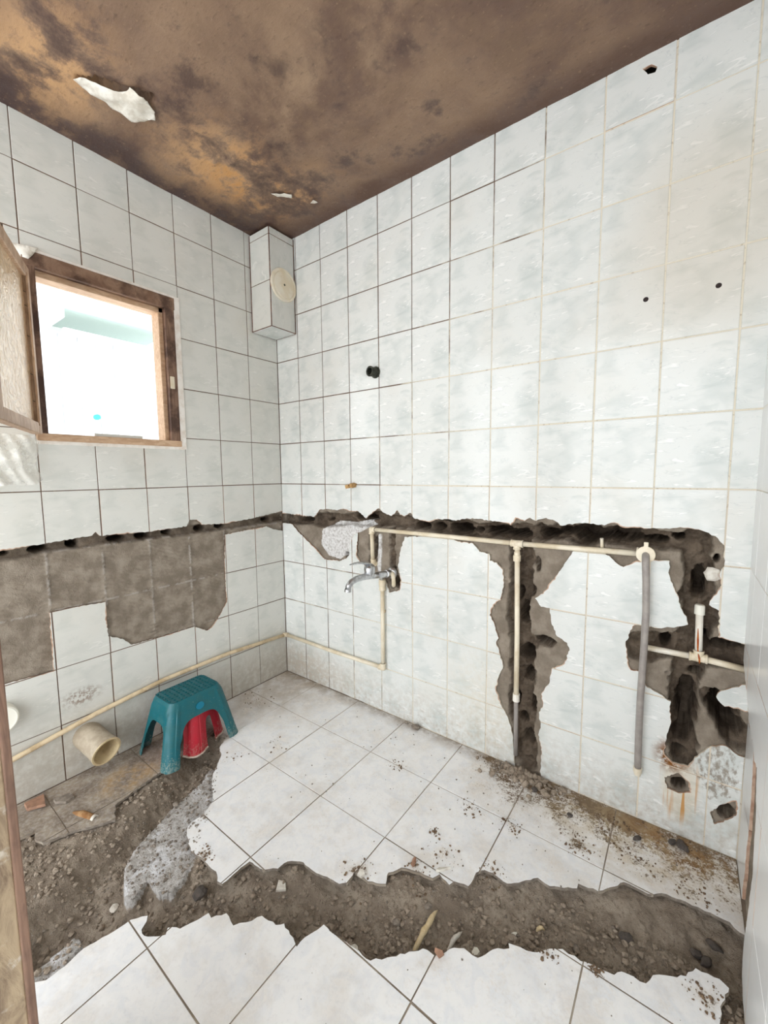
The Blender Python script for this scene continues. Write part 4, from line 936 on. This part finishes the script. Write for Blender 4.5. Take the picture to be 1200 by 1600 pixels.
def stool(name, base, rz, hx, hy, tx, ty, h, mat, label, rim_mat=None, badge=True, tilt=0.0, gap=.62):
    root = empty(name, base, rz); tag(root, label, 'stool')
    if tilt: root.matrix_basis = root.matrix_basis @ Matrix.Rotation(tilt, 4, 'Y')
    N = 176; zc = h*.34; za = h*.655
    def pt(per, z, off=0):
        k = z/h; k2 = min(k, .94)/.94
        x, y = rrect(tx+(hx-tx)*(1-k2)+off, ty+(hy-ty)*(1-k2)+off, .032, per)
        if k > .94:
            s = (k-.94)/.06; sh = 1-.075*(1-math.sqrt(max(0, 1-s*s))); x *= sh; y *= sh
        return Vector((x, y, z))
    def arch(per):
        p = pt(per, zc); w = None
        ax = abs(p.x); ay = abs(p.y)
        hx2 = tx+(hx-tx)*(1-zc/h); hy2 = ty+(hy-ty)*(1-zc/h)
        if ax > hx2-.004: t = p.y/(hy2*gap)
        elif ay > hy2-.004: t = p.x/(hx2*gap)
        else: return None
        if abs(t) >= 1: return None
        return zc+(za-zc)*(1-abs(t)**4.5)**(1/2.4)
    ar = [arch(i/N) for i in range(N)]
    def rib(i):
        p = pt(i/N, 0); best = min(abs(abs(p.x)-hx+.045)+9*(abs(p.y) < hy-.006), abs(abs(p.y)-hy+.045)+9*(abs(p.x) < hx-.006))
        return .0030 if best < .010 else 0.0
    # skirt and seat
    V = []; F = []; K = 9
    for i in range(N):
        b = ar[i] if ar[i] is not None else zc
        for k in range(K+1): V.append(pt(i/N, b+(h-b)*(k/K)**.8, rib(i)*(1 if b+(h-b)*(k/K)**.8 < h*.9 else 0)))
    for i in range(N):
        j = (i+1) % N
        for k in range(K): F.append((i*(K+1)+k, j*(K+1)+k, j*(K+1)+k+1, i*(K+1)+k+1))
    n0 = len(V)
    for s in (.985, .97, .6, .0):
        for i in range(N):
            p = pt(i/N, h); V.append(Vector((p.x*s, p.y*s, h-(.002 if s < .98 else 0))))
    for i in range(N):
        j = (i+1) % N; F.append((i*(K+1)+K, j*(K+1)+K, n0+j, n0+i))
        for q in range(3): F.append((n0+q*N+i, n0+q*N+j, n0+(q+1)*N+j, n0+(q+1)*N+i))
    me = mesh_np('seat', V, F); bm = bmesh.new(); bm.from_mesh(me); bmesh.ops.remove_doubles(bm, verts=bm.verts, dist=1e-5); bm.to_mesh(me); bm.free()
    so = link('seat', me, root, (mat,), world_of(root), True); md = so.modifiers.new('shell', 'SOLIDIFY'); md.thickness = .003; md.offset = -1; so.modifiers.new('crisp', 'EDGE_SPLIT').split_angle = math.radians(38)
    # four legs
    legs = []; cur = []
    order = list(range(N)); start = next(i for i in range(N) if ar[i] is not None)
    for q in range(N+1):
        i = (start+q) % N
        if ar[i] is None: cur.append(i)
        elif cur: legs.append(cur); cur = []
    for lg in legs:
        V = []; F = []; K2 = 8
        for i in lg:
            zt = zc if ar[i] is None else ar[i]
            zt = min(zt, zc+.002)
            for k in range(K2+1): V.append(pt(i/N, zt*k/K2, rib(i)))
        for a in range(len(lg)-1):
            for k in range(K2): F.append((a*(K2+1)+k, (a+1)*(K2+1)+k, (a+1)*(K2+1)+k+1, a*(K2+1)+k+1))
        me = mesh_np('leg', V, F)
        lo_ = link('leg', me, root, (mat,), world_of(root), True); md = lo_.modifiers.new('shell', 'SOLIDIFY'); md.thickness = .003; md.offset = -1; lo_.modifiers.new('crisp', 'EDGE_SPLIT').split_angle = math.radians(38)
        if rim_mat is not None:
            bm = bmesh.new(); add_tube(bm, [V[a*(K2+1)]+Vector((0,0,.004)) for a in range(len(lg))], .0045, 8)
            link('foot_rim', from_bm('foot_rim', bm, True), lo_, (rim_mat,), world_of(root))
    # raised studs on the seat
    bm = bmesh.new()
    nx, ny = int(tx*2/.022)-1, int(ty*2/.022)-1
    for a in range(nx):
        for b in range(ny):
            x = (a-(nx-1)/2)*.022; y = (b-(ny-1)/2)*.022
            add_box(bm, x-.006, x+.006, y-.003, y+.003, h-.003, h+.0022, bev=.0)
    tag(link('grip_studs', from_bm('grip_studs', bm), root, (mat,), world_of(root)), kind='stuff')
    bm = bmesh.new()
    for b in range(ny):
        y = (b-(ny-1)/2)*.022; add_box(bm, -tx+.010, -tx+.017, y-.005, y+.005, h-.004, h-.0012)
    tag(link('slot_shade_bars', from_bm('slot_shade_bars', bm), root, (M_HOLE,), world_of(root)), kind='stuff')  # solid dark bars on the seat, shade of the slots given by colour
    if badge:
        z = h*.80; x = tx+(hx-tx)*(1-z/h/.94)+.0025; sl = (hx-tx)/h
        bm = bmesh.new(); ring = [bm.verts.new((x-sl*.016*math.sin(a), .020*math.cos(a)+.004, z+.016*math.sin(a))) for a in [2*math.pi*k/28 for k in range(28)]]
        bm.faces.new(ring); bo = link('oval_badge', from_bm('oval_badge', bm), root, (M_TEALB,), world_of(root)); md = bo.modifiers.new('t', 'SOLIDIFY'); md.thickness = .002
        bo['label'] = 'brighter blue oval'
    return root
stool('step_stool', (.182, -.765, -.002), math.radians(1), .142, .188, .088, .132, .275, M_TEAL, 'teal plastic step stool standing over a red one')
stool('step_stool', (.186, -.748, -.004), math.radians(25), .100, .116, .074, .086, .212, M_RED, 'red plastic step stool tucked under the teal one', M_REDRIM, False, 0.0, .25)

# ------------------------------------------------------------------ debris
def stone_mesh(seed, sub=2, flat=1.0):
    rr = random.Random(seed); bm = bmesh.new(); bmesh.ops.create_icosphere(bm, subdivisions=sub, radius=1.0)
    a = Vector((rr.random()*9, rr.random()*9, rr.random()*9))
    ax = [rr.uniform(.7, 1.25) for _ in range(3)]
    from mathutils import noise
    for v in bm.verts:
        k = 1+.42*noise.noise(v.co*1.1+a)+.15*noise.noise(v.co*2.7+a)
        v.co = Vector((v.co.x*ax[0]*k, v.co.y*ax[1]*k, v.co.z*.7*flat*k))
    return from_bm('stone', bm)
rs = random.Random(77)
STONE_WORDS = ['pale round pebble near the near edge of the trench, left of the long splinter', 'grey stone at the far edge of the trench beside the pointed white shard', 'grey stone in mid trench, below the far row of tiles', 'dark slate-grey stone at the tip of the broken floor tile by the concrete ledge', 'pale pebble at the upper end of the concrete ledge near the stool', 'larger grey lump on the clean tiles at the foot of the back wall', 'smaller grey lump on the tiles at the foot of the back wall', 'dark flat clod on the rust-stained floor tile at the right', 'dark clod just left of the flat one on the rust-stained tile', 'dark clod on the floor tile below the grey hose', 'dark clod on the dirty tile below the branch pipe, nearest the wall', 'dark clod in the middle of the dirty tile right of the branch pipe', 'dark stone at the right end of the trench, left of its group', 'dark stone at the right end of the trench, nearest the right wall', 'dark stone at the right end of the trench, nearest the viewer of its group', 'dark stone in the right half of the trench, on its far side', 'grey stone on the upper part of the concrete ledge', 'grey stone at the near tile corner in the left part of the trench', 'pale stone in the deep left part of the trench', 'grey stone in the right half of the trench, near its near side', 'brown stone beside the oval white chip in the trench', 'grey stone near the square white shard in the trench']
STONE_R = [.015, .012, .012, .020, .012, .017, .011, .020, .013, .012, .012, .010, .017, .015, .014, .016, .012, .014, .014, .012, .012, .012]
STONE_C = 'pggdpggdddddddddggpgbg'
SCOL = {'p': M_LITE, 'g': M_STONE, 'd': m_plain('dark_stone', lin(78, 72, 68), .92, c2=lin(98, 90, 84), sc=50, bump=.5), 'b': M_STONE2}
for k, (x, y) in enumerate(STONES_AT):
    r = STONE_R[k]; y = min(y, -r-.01)
    M0 = Matrix.Translation((x, y, ground(x, y)+r*.5)) @ Matrix.Rotation(rs.random()*6.28, 4, 'Z') @ Matrix.Diagonal((r*1.15, r, r*.85, 1))
    o = link('rubble_stone', stone_mesh(k), None, (SCOL[STONE_C[k]],), M0)
    tag(o, STONE_WORDS[k], 'stone', 'loose stones on the broken floor')
def stick(name, a, b, r, mat, label, cat):
    a = Vector((a[0], a[1], ground(*a)+r*.8)); b = Vector((b[0], b[1], ground(*b)+r*1.2)); d = b-a
    bm = bmesh.new(); n = 9; pts = [a+d*(i/n)+Vector((rs.uniform(-1,1)*r*.15, rs.uniform(-1,1)*r*.15, max(0, .012*math.sin(i/n*3.14)))) for i in range(n+1)]
    add_tube(bm, pts, [r*(.15+.85*max(0.0, math.sin(math.pi*min(1, (i+.3)/n)))**.6)*rs.uniform(.8, 1.1) if i < n else r*.12 for i in range(n+1)], 6)
    tag(link(name, from_bm(name, bm), None, (mat,)), label, cat)
M_SPL = m_wood('pale_splinter', lin(226, 208, 170), lin(200, 176, 132), lin(160, 132, 96), (4, 4, 4), .3)
stick('wood_splinter', (1.530, -.840), (1.534, -.700), .0095, M_SPL, 'long pale wood splinter lying in the trench', 'splinter')
stick('wood_splinter', (1.606, -.775), (1.618, -.700), .0065, M_LITE, 'short whitish splinter lying in the trench, next to the long one', 'splinter')
stick('wood_splinter', (1.796, -.566), (1.818, -.555), .0055, M_SPL, 'stubby yellowish bit of wood in the right part of the trench', 'splinter')
def shard(name, x, y, r, mat, label, cat, seed, n=6, th=.008, tilt=.25, squash=1.0, lift=.004):
    rr = random.Random(seed); bm = bmesh.new()
    ang = sorted(rr.uniform(0, 6.28) for _ in range(n)); ang = [2*math.pi*(i+rr.uniform(-.3,.3))/n for i in range(n)]
    ring = [(r*rr.uniform(.7, 1.1)*math.cos(a), r*squash*rr.uniform(.7, 1.1)*math.sin(a)) for a in ang]
    lo_ = [bm.verts.new((p[0], p[1], 0)) for p in ring]; hi_ = [bm.verts.new((p[0]*.96, p[1]*.96, th)) for p in ring]
    bm.faces.new(lo_[::-1]); bm.faces.new(hi_)
    for i in range(n): bm.faces.new((lo_[i], lo_[(i+1) % n], hi_[(i+1) % n], hi_[i]))
    M0 = Matrix.Translation((x, y, ground(x, y)+lift)) @ Matrix.Rotation(rr.random()*6.28, 4, 'Z') @ Matrix.Rotation(tilt, 4, 'X')
    o = link(name, from_bm(name, bm), None, (mat,), M0); tag(o, label, cat)
shard('tile_shard', 1.084, -.945, .022, M_LITE, 'square white tile shard in the trench left of centre', 'tile shard', 1, 4)
shard('tile_shard', 1.301, -.790, .014, M_LITE, 'small white tile shard at the far edge of the trench', 'tile shard', 2, 5)
shard('tile_shard', 1.509, -.622, .030, M_LITE, 'pointed white tile shard leaning on the far edge of the trench', 'tile shard', 3, 4, .007, .5, .45)
shard('tile_shard', 1.678, -.735, .012, M_WHITE, 'tiny white chip near the near edge of the trench', 'tile shard', 4, 6)
shard('tile_shard', 1.745, -.612, .016, M_WHITE, 'oval white chip in the right half of the trench', 'tile shard', 5, 7, .006, .4, .55)
shard('tile_shard', 1.42, -.655, .020, M_PINK, 'pinkish tile shard standing at the far edge of the trench', 'tile shard', 6, 5, .008, .8, .5)
shard('tile_shard', 1.615, -.835, .016, M_PINK, 'brownish tile shard at the near edge beside the splinters', 'tile shard', 16, 5, .008, .6, .7)
shard('tile_shard', .060, -1.335, .060, M_PINK, 'pinkish broken tile lying against the left wall near the door frame', 'tile shard', 7, 4, .010, .12)
shard('tile_shard', .130, -1.265, .035, M_STONE, 'grey broken tile lying beside the pinkish one at the left wall', 'tile shard', 8, 5, .010, .1)
M_RUSTY = m_plain('rusty_clay', lin(140, 98, 58), .9, c2=lin(172, 136, 96), sc=40)
sr = empty('clay_pipe_stub', (.28, -1.24, -.01)); tag(sr, 'rusty orange pipe end poking out of the mud by the left wall', 'pipe stub')
tube('stub_pipe', [(.215, -1.265, -.012), (.262, -1.243, -.004), (.318, -1.224, -.004)], [.010, .015, .013], sr, (M_RUSTY,), 12)
lathe('stub_mouth', (.318, -1.224, -.004), (.9,.3,0), [(0,.0140),(.012,.0140),(.012,.009),(.003,.009)], sr, (M_LITE,), 14)
# gravel and crumbs: countless, joined
def scatter(name, n, place, r0, r1, mat, label, cat, seed):
    rr = random.Random(seed); V = []; F = []
    base = []
    for s in range(6):
        bm = bmesh.new(); bmesh.ops.create_icosphere(bm, subdivisions=1, radius=1.0); q = random.Random(s+seed)
        base.append(([v.co*q.uniform(.65, 1.25) for v in bm.verts], [[v.index for v in f.verts] for f in bm.faces])); bm.free()
    for i in range(n):
        p = place(rr)
        if p is None: continue
        x, y, z = p; r = r0+(r1-r0)*rr.random()**3; vs, fs = base[i % 6]; k = len(V)
        ca, sa = math.cos(i*1.7), math.sin(i*1.7)
        V += [(x+r*(v.x*ca-v.y*sa), y+r*(v.x*sa+v.y*ca), z+r*.35+r*.75*v.z) for v in vs]; F += [tuple(k+j for j in f) for f in fs]
    o = link(name, mesh_np(name, V, F), None, (mat,)); tag(o, label, cat, kind='stuff')
HF = HOLE_F
def in_trench(rr):
    for _ in range(60):
        x = rr.uniform(.02, X_C-.02); y = rr.uniform(-1.58, -.4)
        if in_poly(np.array([x]), np.array([y]), HF)[0] and not in_poly(np.array([x]), np.array([y]), LEDGE_F)[0]: return x, y, ground(x, y)
def on_dirt(rr):
    x, y, r, w = DIRT[rr.randrange(len(DIRT))]
    a = rr.uniform(0, 6.28); q = r*1.2*rr.random()**.7; x += q*math.cos(a); y += q*math.sin(a)*.8
    if x < .02 or x > X_P-.02 or y > -.008 or y < -1.55: return None
    if rr.random() > w: return None
    return x, y, ground(x, y)
def on_ledge(rr):
    for _ in range(60):
        x = rr.uniform(.25, .95); y = rr.uniform(-1.45, -.7)
        p = (np.array([x]), np.array([y]))
        if in_poly(*p, LEDGE_F)[0]: return x, y, ground(x, y)
def any_floor(rr):
    x = rr.uniform(.05, 2.24); y = -abs(rr.gauss(0, .45))-.01
    if y < -1.5: return None
    return x, y, ground(x, y)
scatter('trench_gravel', 3200, in_trench, .0020, .0105, M_STONE2, 'brown gravel and clods filling the trench across the floor', 'gravel', 1)
scatter('trench_gravel', 700, in_trench, .0018, .0060, M_STONE, 'pale grey grit strewn through the trench soil', 'gravel', 2)
scatter('ledge_grit', 420, on_ledge, .0020, .0070, M_STONE, 'grey grit on the bare concrete ledge beside the tiles', 'gravel', 3)
scatter('dirt_crumbs', 1800, on_dirt, .0012, .0055, M_CRUMB, 'dark crumbs of dirt scattered over the white floor tiles', 'dirt', 4)
scatter('floor_grit', 420, any_floor, .0010, .0038, M_STONE, 'fine grey grit strewn across the floor tiles', 'dirt', 5)

# rubble at the foot of the branch pipe
def foot(rr):
    return rr.gauss(1.58, .075), -abs(rr.gauss(0, .045))-.012, 0.0
scatter('fallen_render', 240, foot, .003, .020, M_STONE2, 'brown crumbled render heaped on the floor under the tee pipe', 'rubble', 6)
# stone lodged in the right breach
o = link('lodged_stone', stone_mesh(31), None, (M_LITE,), Matrix.Translation((2.178, .018, .965)) @ Matrix.Rotation(.5, 4, 'Y') @ Matrix.Diagonal((.026, .02, .034, 1))); tag(o, 'pale stone lodged in the top of the right breach', 'stone')

# ------------------------------------------------------------------ outside the window
nb = empty('neighbour_building', (-3.2, .2, -3)); tag(nb, 'bright pale building with a balcony seen through the window', 'building')
link('facade', box_mesh('facade', -3.9, -3.7, -4, 5, -3, 6), nb, (M_NWALL,))
link('balcony_slab', box_mesh('balcony_slab', -3.7, -3.0, -.2, 1.0, 2.98, 3.14), nb, (M_NSLAB,))
link('balcony_box', box_mesh('balcony_box', -3.7, -2.9, -1.6, -.22, 2.86, 3.5, bev=.01), nb, (M_NWALL,))
link('balcony_rail', box_mesh('balcony_rail', -3.08, -3.02, -.2, .92, 2.74, 2.80), nb, (M_NWALL,))
link('balcony_post', box_mesh('balcony_post', -3.08, -3.02, .88, .92, 2.0, 2.98), nb, (M_NWALL,))
for k in range(14):
    link('cladding_slat', box_mesh('cladding_slat', -3.12, -3.06, -1.4+k*.165, -1.4+k*.165+.1635, 1.2, 2.75, bev=.01), nb, (M_NCLAD,))
tube('white_pole', [(-3.0, .12, 2.42), (-2.85, .62, 2.80)], .03, nb, (M_NWALL,), 12)
lathe('teal_fitting', (-3.0, .02, 1.93), (1,0,0), [(0,.03),(.04,.03),(.05,.02)], nb, (m_plain('teal_fitting', lin(40, 190, 186), .5),), 14)
for q, (px, py, r) in enumerate(((2.075, .030, .95),)):
    pass
